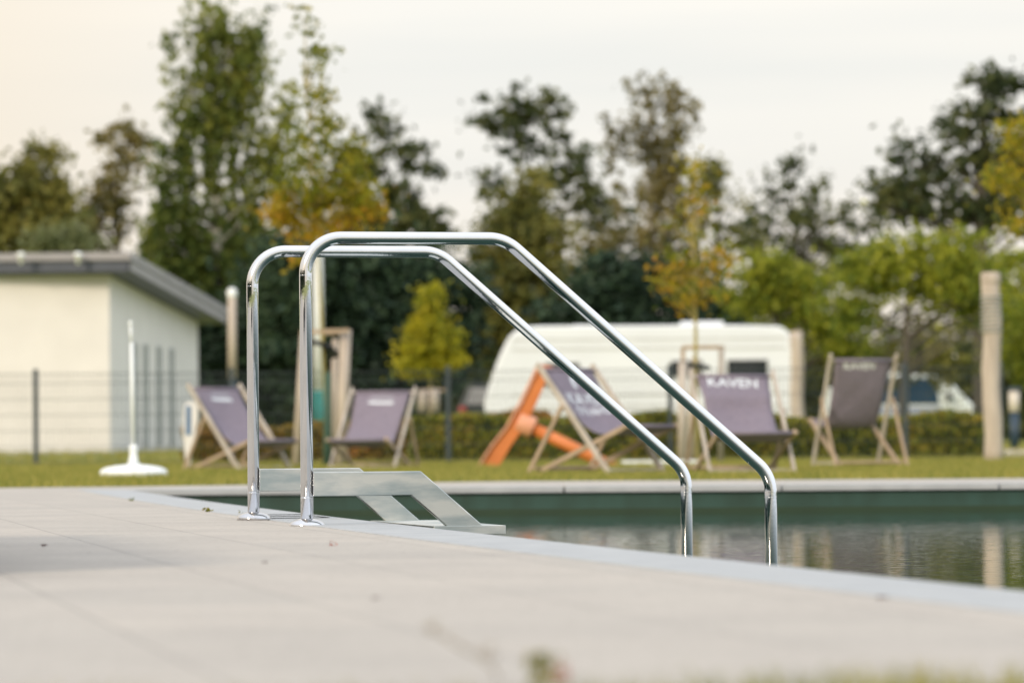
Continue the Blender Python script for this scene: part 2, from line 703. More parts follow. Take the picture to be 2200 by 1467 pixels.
# far coping in slabs with open joints
mb = MB()
x0 = b_[-1][0] + .003
x = x0
while x < 30:
    x1 = min(x + 1.28, 30)
    mb.box(((x + x1) / 2, POOL_FAR + COP / 2, -.0155), (x1 - x - .012, COP, .037))
    x = x1
tag(mb.build('far_coping', M['stone'], bevel=.004), kind='structure')
# pool walls (set back under the coping)
mb = MB()
wp = edge_pts(.03, near0, POOL_FAR + .03)
vs_ = []
for x, y in wp + [(30, POOL_FAR + .03)]:
    vs_ += [(x, y, -.034), (x, y, -1.4)]
mb.add(vs_, [(2 * i, 2 * i + 1, 2 * i + 3, 2 * i + 2) for i in range(len(wp))])
tag(mb.build('pool_wall', M['pool_liner']), kind='structure')
# darker water line band
mb = MB()
mb.box((13.5, POOL_FAR + .023, WATER_Z + .012), (33, .006, .028))
tag(mb.build('water_line', mat('water_line_dark', (.012, .035, .012), .6)), kind='structure')
# water
wpoly = [(x, y) for x, y in edge_pts(.029, near0, POOL_FAR + .028)] + [(30, POOL_FAR + .028), (30, near0)]
tag(flat('pool_water', wpoly, WATER_Z, 'pool_water'), kind='structure')

# lawn and ground: a graded sheet reaching the horizon, open where the pool is
mb = MB()
ys = [24.0, 26.5, 30, 36, 42, 46, 50, 55, 60, 66, 72, 80, 90, 100, 130, 200, 400, 1200, 2500]
xs = [-1500, -200, -60, -30, -15, -8, -4, -2, 0, 2, 4, 8, 15, 30, 60, 200, 1500]
vs_ = [(x, y, ground_z(x, y) - .012) for y in ys for x in xs]
fcs = []
for j in range(len(ys) - 1):
    for i in range(len(xs) - 1):
        k = j * len(xs) + i
        fcs.append((k, k + 1, k + 1 + len(xs), k + len(xs)))
mb.add(vs_, fcs, True)
# land left of the deck, in front of it and right of the pool
mb.add([(-1500, -600, -.012), (-39, -600, -.012), (-39, 24, -.012), (-1500, 24, -.012)], [(0, 1, 2, 3)])
mb.add([(-39, -600, -.012), (1500, -600, -.012), (1500, 3.19, -.012), (1.7, 3.19, -.012), (1.4, 4.05, -.012), (-39, 4.05, -.012)], [(0, 1, 2, 3, 4, 5)])
mb.add([(30, 3.19, -.012), (1500, 3.19, -.012), (1500, 24, -.012), (30, 24, -.012)], [(0, 1, 2, 3)])
tag(mb.build('lawn', M['lawn'], fix=False), kind='structure')
# gravel path beyond the right end of the fence
mb = MB()
pp = [(6.35, 50.5), (40, 50.5), (40, 58), (7.2, 58)]
mb.add([(x, y, ground_z(x, y) + .02) for x, y in pp], [(0, 1, 2, 3)])
tag(mb.build('gravel_path', M['path_gravel']), kind='structure')


# ------------------------------------------------------------------ mass meshes (leaves, blades)
def quads_obj(name, V, m, parent=None):
    n = len(V)
    me = bpy.data.meshes.new(name)
    me.vertices.add(n * 4)
    me.vertices.foreach_set('co', V.reshape(-1).astype(np.float32))
    me.loops.add(n * 4)
    me.loops.foreach_set('vertex_index', np.arange(n * 4, dtype=np.int32))
    me.polygons.add(n)
    me.polygons.foreach_set('loop_start', np.arange(0, n * 4, 4, dtype=np.int32))
    me.update(calc_edges=True)
    me.validate()
    me.materials.append(m)
    o = bpy.data.objects.new(name, me)
    SC.collection.objects.link(o)
    if parent:
        o.parent = parent
    return o


def leaf_quads(c, size, hang=0.0):
    """c: (n,3) centres, size: (n,) -> (n,4,3) diamond shaped leaves"""
    n = len(c)
    u = rng.normal(size=(n, 3))
    if hang:
        u = u * np.array([1, 1, 1]) + np.array([0, 0, -hang])
    u /= np.linalg.norm(u, axis=1)[:, None]
    v = np.cross(u, rng.normal(size=(n, 3)))
    v /= np.linalg.norm(v, axis=1)[:, None]
    s = size[:, None]
    return np.stack([c - u * s * .5, c + v * s * .34, c + u * s * .5, c - v * s * .34], 1)


# grass blades on the lawn in view
def blades(n, x0, x1, y0, y1, h0, h1, wd, keep=None):
    x = rng.uniform(0, 1, n)
    y = rng.uniform(y0, y1, n)
    hw = y * .145 + .6
    x = (x * 2 - 1) * hw if x0 is None else x0 + x * (x1 - x0)
    if keep is not None:
        k = keep(x, y)
        x, y = x[k], y[k]
    n = len(x)
    z = np.array([ground_z(a, b) for a, b in zip(x, y)]) - .012
    h = rng.uniform(h0, h1, n)
    an = rng.uniform(0, math.pi, n)
    dx, dy = np.cos(an) * wd, np.sin(an) * wd
    lx, ly = rng.normal(0, .35, n) * h, rng.normal(0, .35, n) * h
    p0 = np.stack([x - dx, y - dy, z], 1)
    p1 = np.stack([x + dx, y + dy, z], 1)
    p2 = np.stack([x + lx + dx * .25, y + ly, z + h], 1)
    p3 = np.stack([x + lx - dx * .25, y + ly, z + h], 1)
    return np.stack([p0, p1, p2, p3], 1)


def lawn_edge(x, y):
    e = np.interp(x, [-3.6, -2.6, -1.2, 0, 2, 6, 30], [24.2, 24.6, 25.4, 26.2, 25.8, 25.5, 25.4])
    return y > e + .01


V = np.concatenate([
    blades(60000, None, None, 24.2, 36, .035, .07, .004, lawn_edge),
    blades(45000, None, None, 36, 52, .04, .08, .006),
    blades(16000, None, None, 52, 75, .05, .10, .010)])
g = quads_obj('grass', V, M['blade'])
tag(g, 'short yellow-green lawn grass between the pool paving and the fence', 'grass', kind='stuff')
V = blades(9000, -.9, 1.5, 3.1, 4.02, .02, .045, .0022, lambda x, y: y < 3.70 + .30 * np.clip((x - .02) / .35, 0, 1) + .03 * np.sin(x * 9))
g = quads_obj('near_grass', V, M['blade'])
tag(g, 'blurred grass at the near edge of the paving, along the bottom of the photo', 'grass', kind='stuff')

# ------------------------------------------------------------------ pool ladder
LD = Vector((.9766, .2148, 0))         # direction into the pool
near_o = Vector((-.656, 12.22, 0))
far_o = Vector((-.889, 13.16, .006))
ladder = empty('pool_ladder', near_o, 'polished stainless steel pool ladder with two tall tube handrails at the pool edge', 'pool ladder')


def lp(o, t, z):
    return o + LD * t + Vector((0, 0, z)) - near_o


for o in (near_o, far_o):
    pts = [lp(o, 0, .010), lp(o, 0, .915), lp(o, .6487, .915), lp(o, 1.533, .146), lp(o, 1.533, -.7)]
    path = fillet([lp(o, 0, .012)] + pts[1:], [.115, .14, .12], 14)
    mb = MB()
    mb.tube(path, .0202, 40)
    # weld seams
    for (t, z, dz) in ((0, .795, 1), (0, .088, 1), (1.533, .075, 1)):
        mb.tube([lp(o, t, z - .0008), lp(o, t, z + .0008)], .0206, 32)
    h = mb.build('handrail', M['steel'], ladder)
    # flange
    mb = MB()
    prof = [(.058, -.008), (.058, .003), (.0555, .007), (.050, .0125), (.038, .018), (.026, .0215), (.0215, .0225)]
    mb.lathe(prof, lp(o, 0, 0), 40)
    mb.build('flange', M['chrome'], ladder)
    # stringer: horizontal bar, mitre, then sloping bar going under water
    zt, zb = .170, .093
    tt, tb = .3667, .336
    sl = .872
    k0, k1 = (zt + .75) / sl + tt, (zb + .75) / sl + tb
    poly = [(.0185, zb), (tb, zb), (k1, -.75), (k0, -.75), (tt, zt), (.0185, zt)]
    S = Vector((-LD.y, LD.x, 0))
    mb = MB()
    mb.prism(poly, lambda p: lp(o, p[0], p[1]) - S * .016, lambda p: lp(o, p[0], p[1]) + S * .016)
    st = mb.build('stringer', M['brushed'], ladder, bevel=.0025)
    mb = MB()   # weld bead down the joint
    for i in range(26):
        z = zb + (zt - zb) * i / 25
        mb.lathe([(.0006, -.0016), (.0019, -.0006), (.0019, .0006), (.0006, .0016)], lp(o, .0185, z) - S * (.0165 - .0035 * random.random()), 8)
    mb.build('weld_bead', M['chrome'], st)
    # rubber plug/foot pads where the rail enters (below water)
# tread between the stringers
mb = MB()
for (t0, t1, z0, z1) in ((.408, .642, -.012, -.006), (.408, .414, -.034, -.012), (.636, .642, -.034, -.012)):
    poly = [(t0, z0), (t1, z0), (t1, z1), (t0, z1)]
    mb.prism(poly, lambda p: lp(near_o, p[0], p[1]) - Vector((-LD.y, LD.x, 0)) * .017, lambda p: lp(far_o, p[0], p[1] - .006) + Vector((-LD.y, LD.x, 0)) * .014)
mb.prism([(.408, -.034), (.642, -.034), (.642, -.006), (.408, -.006)], lambda p: lp(near_o, p[0], p[1]) - Vector((-LD.y, LD.x, 0)) * .021, lambda p: lp(near_o, p[0], p[1]) - Vector((-LD.y, LD.x, 0)) * .0172)
mb.build('tread', M['brushed'], ladder, bevel=.0012)

# skimmer lid flush in the coping beside the ladder: dark slot outline around a stone lid
c0 = gnd(640, 1110)
mb = MB()
u = Vector((-math.sin(EDGE_ANG), math.cos(EDGE_ANG), 0))
v = Vector((math.cos(EDGE_ANG), math.sin(EDGE_ANG), 0))
cc = Vector((edge_x(13.65) - .15, 13.65, .004))
for s in (-1, 1):
    mb.bar(cc + u * (.33 * s) - v * .10, cc + u * (.33 * s) + v * .10, .012, .003)
    mb.bar(cc + v * (.10 * s) - u * .33, cc + v * (.10 * s) + u * .33, .005, .003)
mb.bar(cc - v * .10, cc + v * .10, .010, .003)
o = mb.build('skimmer_lid', M['lid_dark'])
tag(o, 'flush skimmer lid outlined by dark slots in the coping behind the ladder posts', 'skimmer lid')


# small weeds and dead leaves on the deck
def weed(p, r, h, n, label, m='weed_leaf', group=None, name='weed'):
    p = Vector(p)
    c = np.zeros((n, 3))
    a = rng.uniform(0, 2 * math.pi, n)
    rr = r * np.sqrt(rng.uniform(0, 1, n))
    c[:, 0] = np.cos(a) * rr
    c[:, 1] = np.sin(a) * rr
    c[:, 2] = rng.uniform(.1, 1, n) * h
    o_ = quads_obj(name, leaf_quads(c, rng.uniform(.5, 1, n) * r * .7), M[m])
    o_.location = p
    return tag(o_, label, 'weed', group)


weed(gnd(280, 1076), .018, .014, 30, 'tiny green weed in a paving joint, leftmost along the coping')
weed(gnd(446, 1099), .022, .014, 45, 'small flat green weed in the paving left of the ladder')
weed(gnd(516, 1106), .010, .02, 18, 'wispy weed sprouting just behind the left handrail base')
weed(gnd(718, 1173), .012, .016, 14, 'little brown dead leaf tuft on the paving in front of the ladder', 'weed_red')


def dead_leaf(px, py, s, label):
    p = gnd(px, py)
    mb = MB()
    k = 8
    vs_ = []
    for i in range(k):
        a = 2 * math.pi * i / k
        rr = s * (1 if i % 2 else .75)
        vs_.append((rr * math.cos(a), rr * .7 * math.sin(a), .003 + .35 * s * abs(math.sin(a * 1.5))))
    vs2 = [(x, y, z + .0012) for x, y, z in vs_]
    mb.add(vs_ + vs2, [tuple(range(k))[::-1], tuple(range(k, 2 * k))] + [(i, (i + 1) % k, k + (i + 1) % k, k + i) for i in range(k)])
    o_ = mb.build('dead_leaf', M['dead_leaf'], loc=p)
    o_.rotation_euler = (0, 0, random.uniform(0, 6))
    return tag(o_, label, 'leaf', 'dead leaves on the paving')


dead_leaf(1897, 1290, .011, 'curled dark leaf on the paving below the right end of the pool')
dead_leaf(95, 1176, .014, 'reddish dead leaf on the shaded paving at far left')
dead_leaf(568, 1212, .008, 'pale brown dead leaf on the paving in front of the left post')
dead_leaf(808, 1290, .008, 'blurred dead leaf on the near paving below the ladder')

# weeds right in front of the lens: red-tinged tuft and a dry stalk
pw = gnd(1168, 1467)
weed((pw.x, 4.06, -.005), .018, .040, 110, 'blurred green and yellow weed tuft at the bottom centre of the photo')
weed((pw.x + .018, 4.03, .0), .009, .026, 40, 'small red leaf cluster on the weed tuft at the bottom centre', 'weed_red')
t_ = empty('dry_weed', (gnd(1050, 1455).x, 4.15, 0), 'thin dry weed stalk leaning left on the near paving', 'weed')
mb = MB()
pts = [Vector((.012, 0, 0)), Vector((.002, 0, .018)), Vector((-.02, .0, .032)), Vector((-.045, 0, .045)), Vector((-.064, 0, .062))]
mb.tube(pts, [.0014, .0013, .0012, .0010, .0008], 6)
mb.build('stem', M['dry_stem'], t_)
c = np.array([[-.062, 0, .060], [-.058, .0, .055], [-.048, .0, .047], [-.03, 0, .038], [-.015, 0, .034], [0, 0, .03], [.006, 0, .034]]).repeat(4, 0) + rng.normal(0, .004, (28, 3))
quads_obj('leaf', leaf_quads(c, np.full(28, .009)), M['dry_stem'], t_)

# dark box added just outside the left of the frame to shade the paving
pl = empty('shade_box', (-1.72, 8.95, 0), 'added dark box out of view beside the deck, shading the left paving', 'shade_box')
pl.rotation_euler = (0, 0, EDGE_ANG)
mb = MB()
mb.box((0, 0, .19), (.66, 2.8, .34))
mb.box((0, 0, .375), (.70, 2.86, .026))
mb.build('box', M['shade_box_dark'], pl, bevel=.01)


# ------------------------------------------------------------------ deck chairs
def text_mesh(body, size):
    cu = bpy.data.curves.new('t', 'FONT')
    cu.body = body
    cu.size = size
    cu.align_x = 'CENTER'
    cu.offset = size * .02
    ob = bpy.data.objects.new('t', cu)
    SC.collection.objects.link(ob)
    dg = bpy.context.evaluated_depsgraph_get()
    me = bpy.data.meshes.new_from_object(ob.evaluated_get(dg))
    bm = bmesh.new()
    bm.from_mesh(me)
    bmesh.ops.triangulate(bm, faces=bm.faces)
    vs_ = [v_.co.copy() for v_ in bm.verts]
    fs_ = [tuple(v_.index for v_ in f.verts) for f in bm.faces]
    bm.free()
    bpy.data.objects.remove(ob)
    bpy.data.curves.remove(cu)
    bpy.data.meshes.remove(me)
    return vs_, fs_


def make_chair(loc, yaw, run, h, label, kind, kink=0.0, width=.66, front=.13, fz=.405, back=False):
    """local x: across, local -y: forward (the way the sitter faces). yaw 0 = facing the camera"""
    root = empty('deck_chair', loc, label, 'deck chair', yaw, 'canvas deck chairs on the lawn')
    W = width / 2

    def P(x, f, z):
        return Vector((x, -f, z))
    top = (-run, h)
    rear = (-.80 if run > .6 else -.66, .03)
    ft = (front, fz)
    # outer frame (long rails)
    mb = MB()
    for s in (-1, 1):
        mb.bar(P(s * W, .0, .005), P(s * W, top[0] * 1.055, top[1] * 1.055), .045, .024, up=(1, 0, 0))
    mb.tube([P(-W, top[0], top[1]), P(W, top[0], top[1])], .014, 12)
    k = .06
    mb.bar(P(-W, top[0] * k, top[1] * k), P(W, top[0] * k, top[1] * k), .022, .045, up=(0, 1, 0))
    mb.build('back_frame', M['wood_grey'], root, bevel=.004)
    W2 = W - .035
    mb = MB()
    for s in (-1, 1):
        mb.bar(P(s * W2, *rear), P(s * W2, ft[0] + .02, ft[1] + .01), .040, .024, up=(1, 0, 0))
    mb.tube([P(-W2 - .03, *ft), P(W2 + .03, *ft)], .014, 12)
    mb.bar(P(-W2, rear[0] + .06, .06), P(W2, rear[0] + .06, .06), .022, .04, up=(0, 1, 0))
    mb.build('seat_frame', M['wood_tan'], root, bevel=.004)
    mb = MB()
    W3 = W + .028
    kk = .66
    for s in (-1, 1):
        mb.bar(P(s * W3, top[0] * kk, top[1] * kk), P(s * W3, rear[0] - .04, .02), .038, .020, up=(1, 0, 0))
    mb.bar(P(-W3, rear[0] + .03, .07), P(W3, rear[0] + .03, .07), .022, .036, up=(0, 1, 0))
    mb.build('prop_frame', M['wood_tan'], root, bevel=.004)
    # sling: from the top bar, hanging to the seat, up to the front bar
    A, B = Vector(top), Vector(ft)
    C1 = Vector((top[0] * .62 + .02, top[1] * .45))
    C2 = Vector((-.12 - .10 * run, fz - .19))
    prof = []
    n_s = 28
    for i in range(n_s + 1):
        t = i / n_s
        p = A * (1 - t) ** 3 + C1 * 3 * t * (1 - t) ** 2 + C2 * 3 * t * t * (1 - t) + B * t ** 3
        if kink:
            p += Vector((kink * math.exp(-((t - .14) / .05) ** 2), 0))
        prof.append(p)
    Ls = [0]
    for i in range(n_s):
        Ls.append(Ls[-1] + (prof[i + 1] - prof[i]).length)
    SW = W - .045

    def sp(x, dist, off=0.0):
        for i in range(n_s):
            if dist <= Ls[i + 1] or i == n_s - 1:
                f = (dist - Ls[i]) / (Ls[i + 1] - Ls[i])
                p = prof[i].lerp(prof[i + 1], f)
                tn = (prof[i + 1] - prof[i]).normalized()
                nn = Vector((-tn.y, tn.x))
                if nn.x < 0 and nn.y < 0:
                    nn = -nn
                break
        q = dist / Ls[-1]
        cup = .022 * (x / SW) ** 2 * math.sin(math.pi * min(1, q))
        fold = (.009 * math.sin(7 * x + 9 * q + run * 20) + .012 * math.exp(-((x * 1.2 + .25 - q * .9) / .05) ** 2)) * math.sin(math.pi * q)
        p = p + nn * (off + cup + fold)
        nar = 1 - .09 * math.sin(math.pi * q)
        return P(x * nar, p.x, p.y)
    mb = MB()
    nx = 10
    g_ = [[sp(-SW + 2 * SW * j / nx, Ls[i]) for j in range(nx + 1)] for i in range(n_s + 1)]
    vs_ = [p for row in g_ for p in row]
    fs_ = [(i * (nx + 1) + j, i * (nx + 1) + j + 1, (i + 1) * (nx + 1) + j + 1, (i + 1) * (nx + 1) + j) for i in range(n_s) for j in range(nx)]
    mb.add(vs_, fs_, True)
    sling = mb.build('sling', M['canvas'], root)
    for (c_, w_) in ((ft, SW), (top, SW)):      # hems wrapped round the bars
        hb = MB()
        hb.tube([P(-w_, *c_), P(w_, *c_)], .0175, 14)
        hb.build('hem', M['canvas'], sling)
    so_ = sling.modifiers.new('solid', 'SOLIDIFY')
    so_.thickness = .003
    so_.offset = 0
    OFF = .0045

    def put(vs2, fs2, name, m, x0, d0):
        b2 = MB()
        b2.add([sp((x0 + v_.x) * (-1 if back else 1), d0 - v_.y, -OFF if back else OFF) for v_ in vs2], fs2)
        return b2.build(name, M[m], sling, fix=False)

    def strip_(x0, x1, d0, d1, m, name='print', slant=0.0):
        k = 10
        b2 = MB()
        vs3 = []
        for i in range(k + 1):
            x = x0 + (x1 - x0) * i / k
            vs3 += [sp(x, d0 + slant * i / k, OFF), sp(x, d1 + slant * i / k, OFF)]
        b2.add(vs3, [(2 * i, 2 * i + 2, 2 * i + 3, 2 * i + 1) for i in range(k)])
        return b2.build(name, M[m], sling, fix=False)
    if kind == 'stripe':
        strip_(-.13, .14, .115, .15, 'print_white', slant=.005)
        strip_(-.11, .13, .055, .085, 'print_faint')
    elif kind == 'emblem':
        # open ring emblem over two lines of lettering
        b2 = MB()
        k = 26
        vs3 = []
        for i in range(k + 1):
            an = R(-35) + R(250) * i / k
            for rr in (.06, .105):
                vs3.append(sp(.05 + rr * math.cos(an), .13 - rr * math.sin(an), OFF))
        b2.add(vs3, [(2 * i, 2 * i + 2, 2 * i + 3, 2 * i + 1) for i in range(k)])
        b2.build('print', M['print_white'], sling, fix=False)
        tv, tf = text_mesh('KAVEN', .155)
        put(tv, tf, 'print', 'print_white', .02, .34)
        tv, tf = text_mesh('STRAND', .11)
        put(tv, tf, 'print', 'print_white', .01, .45)
    elif kind == 'letters':
        tv, tf = text_mesh('KAVEN', .13)
        tv = [Vector((v_.x, v_.y - .05 * v_.x, 0)) for v_ in tv]
        put(tv, tf, 'print', 'print_white', -.01, .11)
    elif kind == 'letters_top':
        tv, tf = text_mesh('KAVEN', .10)
        put(tv, tf, 'print', 'print_bold', -.03, .085)
    return root


def chair_loc(px, py, z=0.0):
    p = gnd(px, py, z)
    return (p.x, p.y, z - .008)


# the location is the middle of the front feet
make_chair(chair_loc(572, 1013), R(44), .76, .83, 'grey canvas deck chair facing right, furthest left, seen through the ladder posts', 'stripe', fz=.31)
make_chair(chair_loc(776, 1011), R(-14), .80, .79, 'grey canvas deck chair with a pale stripe, just right of the ladder posts', 'stripe', fz=.31)
make_chair(chair_loc(1372, 1021), R(48), .72, .845, 'deck chair facing right with ring emblem and lettering, beside the orange beam', 'emblem', fz=.39)
make_chair(chair_loc(1618, 1021), R(9), .70, .775, 'deck chair printed with bold white letters, in front of the caravan', 'letters', kink=.035, fz=.33)
make_chair(chair_loc(1815, 1006), R(196), .50, 1.01, 'upright deck chair seen from behind with pale lettering along its top edge, furthest right', 'letters_top', front=.12, fz=.46, back=True, width=.65)

# ------------------------------------------------------------------ parasol stand
p = gnd(287, 1028)
s_ = empty('parasol_stand', (p.x, p.y, 0), 'white plastic parasol stand with thin white pole, left on the lawn', 'parasol stand')
mb = MB()
mb.lathe([(.245, .0), (.268, .012), (.272, .045), (.262, .070), (.22, .090), (.14, .104), (.06, .112), (.045, .12)], (0, 0, 0), 40)
mb.build('base', M['white_plastic'], s_)
mb = MB()
mb.lathe([(.048, .115), (.036, .15), (.030, .20), (.032, .225), (.034, .25), (.026, .27)], (0, 0, 0), 24)
mb.build('socket', M['white_plastic'], s_)
mb = MB()
mb.tube([(0, 0, .26), (-.01, 0, 1.08)], .0145, 16)
mb.tube([(-.01, 0, 1.07), (-.018, 0, 1.22)], .010, 16)
mb.lathe([(.008, -.02), (.016, -.01), (.015, .01), (.006, .02)], (-.018, 0, 1.235), 16)
mb.build('pole', M['white_plastic'], s_)

# ------------------------------------------------------------------ white tapered board with a blue sign, at the left of the chairs
Yb = 40.0
p = at(405, 1003, Yb)
bd = empty('display_board', (p.x, Yb, 0), 'white tapering upright board with a vertical blue sign behind the left deck chair', 'display board')


def rel(px, py, Y, o_):
    return at(px, py, Y) - Vector(o_)


mb = MB()
oo = (p.x, Yb, 0)
poly = [(400, 1005), (407, 1005), (412, 975), (420, 930), (426, 893), (425, 872), (418, 864), (404, 863), (395, 872), (393, 900), (394, 940), (397, 975)]
mb.prism(poly, lambda q: rel(q[0], q[1], Yb - .02, oo), lambda q: rel(q[0], q[1], Yb + .02, oo))
mb.build('board', M['render_white'], bd, bevel=.006)
mb = MB()
mb.prism([(399, 934), (410, 934), (410, 872), (399, 872)], lambda q: rel(q[0], q[1], Yb - .028, oo), lambda q: rel(q[0], q[1], Yb - .0205, oo))
sg = mb.build('sign', M['sign_blue'], bd)
mb = MB()
y_ = 878
for wd_ in (3.0, 2.2, 3.0, 2.6, 2.0, 3.0, 2.4, 2.8):
    mb.prism([(404.5 - wd_, y_ + 2.6), (404.5 + wd_, y_ + 2.6), (404.5 + wd_, y_), (404.5 - wd_, y_)], lambda q: rel(q[0], q[1], Yb - .031, oo), lambda q: rel(q[0], q[1], Yb - .0285, oo))
    y_ += 6.6
mb.build('lettering', M['print_faint'], sg)

# ------------------------------------------------------------------ orange beam sculpture / playground frame
Yo = 39.5
p = at(1055, 1008, Yo)
oo = (p.x, Yo, 0)
of = empty('orange_play_frame', oo, 'tall orange bent beam with a sloping orange tube strut behind the third chair', 'play frame')
cl = [(1168, 783), (1150, 822), (1128, 868), (1103, 915), (1072, 955), (1036, 1012)]


def ribbon(offs0, offs1, y0, y1):
    pl_ = []
    for (x, y) in cl:
        pl_.append((x + offs0 * (1 + .25 * (y - 783) / 225), y))
    for (x, y) in cl[::-1]:
        pl_.append((x + offs1 * (1 + .5 * (y - 783) / 225), y + (4 if y < 800 else 0)))
    n_p = len(cl)
    b2 = MB()
    m_ = []
    for i in range(n_p):
        a0 = pl_[i]
        a1 = pl_[2 * n_p - 1 - i]
        m_ += [rel(a0[0], a0[1], y0, oo), rel(a1[0], a1[1], y0, oo), rel(a1[0], a1[1], y1, oo), rel(a0[0], a0[1], y1, oo)]
    fs_ = []
    for i in range(n_p - 1):
        for k in range(4):
            k2 = (k + 1) % 4
            fs_.append((i * 4 + k, i * 4 + k2, i * 4 + 4 + k2, i * 4 + 4 + k))
    fs_ += [(3, 2, 1, 0), tuple(4 * (n_p - 1) + k for k in range(4))]
    b2.add(m_, fs_)
    return b2


ribbon(-8, 20, Yo - .06, Yo + .06).build('beam', M['orange_paint'], of, bevel=.008)
ribbon(-14, -8.3, Yo - .10, Yo + .10).build('beam_flange', M['orange_light'], of, bevel=.004)
mb = MB()
mb.tube([rel(1135, 915, Yo, oo), rel(1232, 962, Yo - .05, oo), rel(1325, 1008, Yo - .1, oo)], .062, 20)
mb.build('strut', M['orange_paint'], of)
mb = MB()
mb.tube([rel(1112, 904, Yo, oo), rel(1146, 920, Yo, oo)], .11, 20)
mb.build('collar', M['orange_light'], of, bevel=.01)

# white slab lying on the lawn
p0, p1 = at(1338, 1004, 40.5), at(1503, 1004, 40.5)
mb = MB()
mb.box(((p0.x + p1.x) / 2, 40.9, .035), (p1.x - p0.x, .8, .06))
o = mb.build('low_platform', M['white_plastic'], bevel=.012)
tag(o, 'low white slab lying on the lawn between the third and fourth chairs', 'slab')

# ------------------------------------------------------------------ fence
YF = 48.6
fx = [-7.95, at(77, 900, YF).x, at(498, 900, YF).x, at(963, 900, YF).x, at(1440, 900, YF).x, at(1945, 900, YF).x]
# the fence ends by the log pole
fx.append(at(2150, 900, YF).x)
fence = empty('mesh_fence', (0, YF, 0), 'dark double-wire mesh fence on slim posts along the back of the lawn', 'fence')
FH = 1.20
for x in fx:
    mb = MB()
    mb.box((x, 0, FH / 2), (.06, .04, FH + .06))
    mb.box((x, 0, FH + .035), (.064, .044, .02))
    mb.build('post', M['fence_metal'], fence, bevel=.004)
for a, b in zip(fx[:-1], fx[1:]):
    mb = MB()
    n_w = int((b - a) / .05)
    for i in range(1, n_w):
        x = a + (b - a) * i / n_w
        mb.box((x, 0, FH / 2 + .02), (.005, .005, FH - .04))
    for z in (.06, .26, .46, .66, .86, 1.06, 1.18):
        for dy in (-.007, .007):
            mb.box(((a + b) / 2, dy, z), (b - a - .06, .007, .007))
    mb.build('mesh_panel', M['fence_metal'], fence, fix=False)

# ------------------------------------------------------------------ hedges
def hedge(px0, px1, Y0, dep, h, n, m, label, top=.10):
    a, b = at(px0, 900, Y0).x, at(px1, 900, Y0).x
    ctr = ((a + b) / 2, Y0 + dep / 2, ground_z(0, Y0) - .02)
    r_ = empty('hedge', ctr, label, 'hedge')
    Lh = b - a
    c = np.zeros((n, 3))
    c[:, 0] = rng.uniform(-.5, .5, n) * Lh
    q = rng.uniform(0, 1, n)
    face = q < .55
    c[:, 1] = np.where(face, -dep / 2 + np.abs(rng.normal(0, .10, n)), rng.uniform(-.5, .5, n) * dep)
    hz = h * (1 + top * np.sin(c[:, 0] * 2.1 + px0) * .6 + top * np.sin(c[:, 0] * 5.3) * .5)
    c[:, 2] = np.where(face, rng.uniform(.05, 1, n) * hz, hz - np.abs(rng.normal(0, .08, n)))
    c += rng.normal(0, .02, (n, 3))
    quads_obj('foliage', leaf_quads(c, rng.uniform(.05, .10, n)), M[m], r_)
    mb = MB()
    for i in range(int(Lh / .35)):
        x = -Lh / 2 + .2 + i * .35
        for k in range(3):
            mb.tube([(x, 0, 0), (x + random.uniform(-.15, .15), random.uniform(-.1, .1), h * .8)], [.012, .006], 5)
    mb.box((0, .05, h * .45), (Lh - .3, dep * .5, h * .75))
    mb.build('stem', M['bark'], r_)
    return r_


hedge(395, 872, 51.5, .8, .52, 15000, 'leaf_hedge_red', 'low yellow-brown hedge beyond the fence behind the two left chairs')
hedge(884, 1452, 50.6, .9, .58, 24000, 'leaf_hedge', 'low green hedge with rusty tips beyond the fence, below the caravan')
hedge(1462, 2112, 50.6, .9, .56, 26000, 'leaf_hedge', 'low dark green hedge beyond the fence behind the two right chairs')
hedge(955, 1180, 53, .8, .62, 9000, 'leaf_hedge_red', 'rust red hedge strip showing above the green hedge, left of the caravan')


# ------------------------------------------------------------------ poles, bollard
def log_pole(px, ptop, pbot, Y, rad, label, rings=True):
    b0, t0 = at(px, pbot, Y), at(px, ptop, Y)
    z0 = ground_z(b0.x, Y) - .05
    r_ = empty('wooden_pole', (b0.x, Y, z0), label, 'pole')
    H_ = t0.z - z0
    mb = MB()
    pts, rs = [], []
    for i in range(13):
        z = H_ * i / 12
        pts.append((.012 * math.sin(i * .9), .01 * math.cos(i), z))
        rs.append(rad * (1 + .04 * math.sin(i * 2.3)) * (1 if i < 12 else .93))
    mb.tube(pts, rs, 24)
    mb.build('shaft', M['log_pale'], r_, bevel=0)
    if rings:
        mb = MB()
        for i in range(9):
            z = H_ * (.70 + .022 * i)
            k = 20
            ring = [(1.04 * rad * math.cos(2 * math.pi * j / k), 1.04 * rad * math.sin(2 * math.pi * j / k), z + .006 * math.sin(2 * math.pi * j / k)) for j in range(k + 1)]
            mb.tube(ring, .016, 8, caps=False)
        mb.build('rope', M['rope'], r_)
        mb = MB()
        mb.lathe([(rad * 1.06, 0), (rad * 1.10, .02), (rad * 1.10, .10), (rad * 1.03, .12)], (0, 0, H_ - .125), 24)
        mb.build('cap', M['log_pale'], r_, bevel=.006)
    return r_


log_pole(2133, 586, 999, 44.0, .105, 'thick pale log pole wound with rope near its top, by the right edge')
log_pole(1713, 712, 900, 79.0, .135, 'pale wooden pole standing against the right end of the caravan', rings=False)

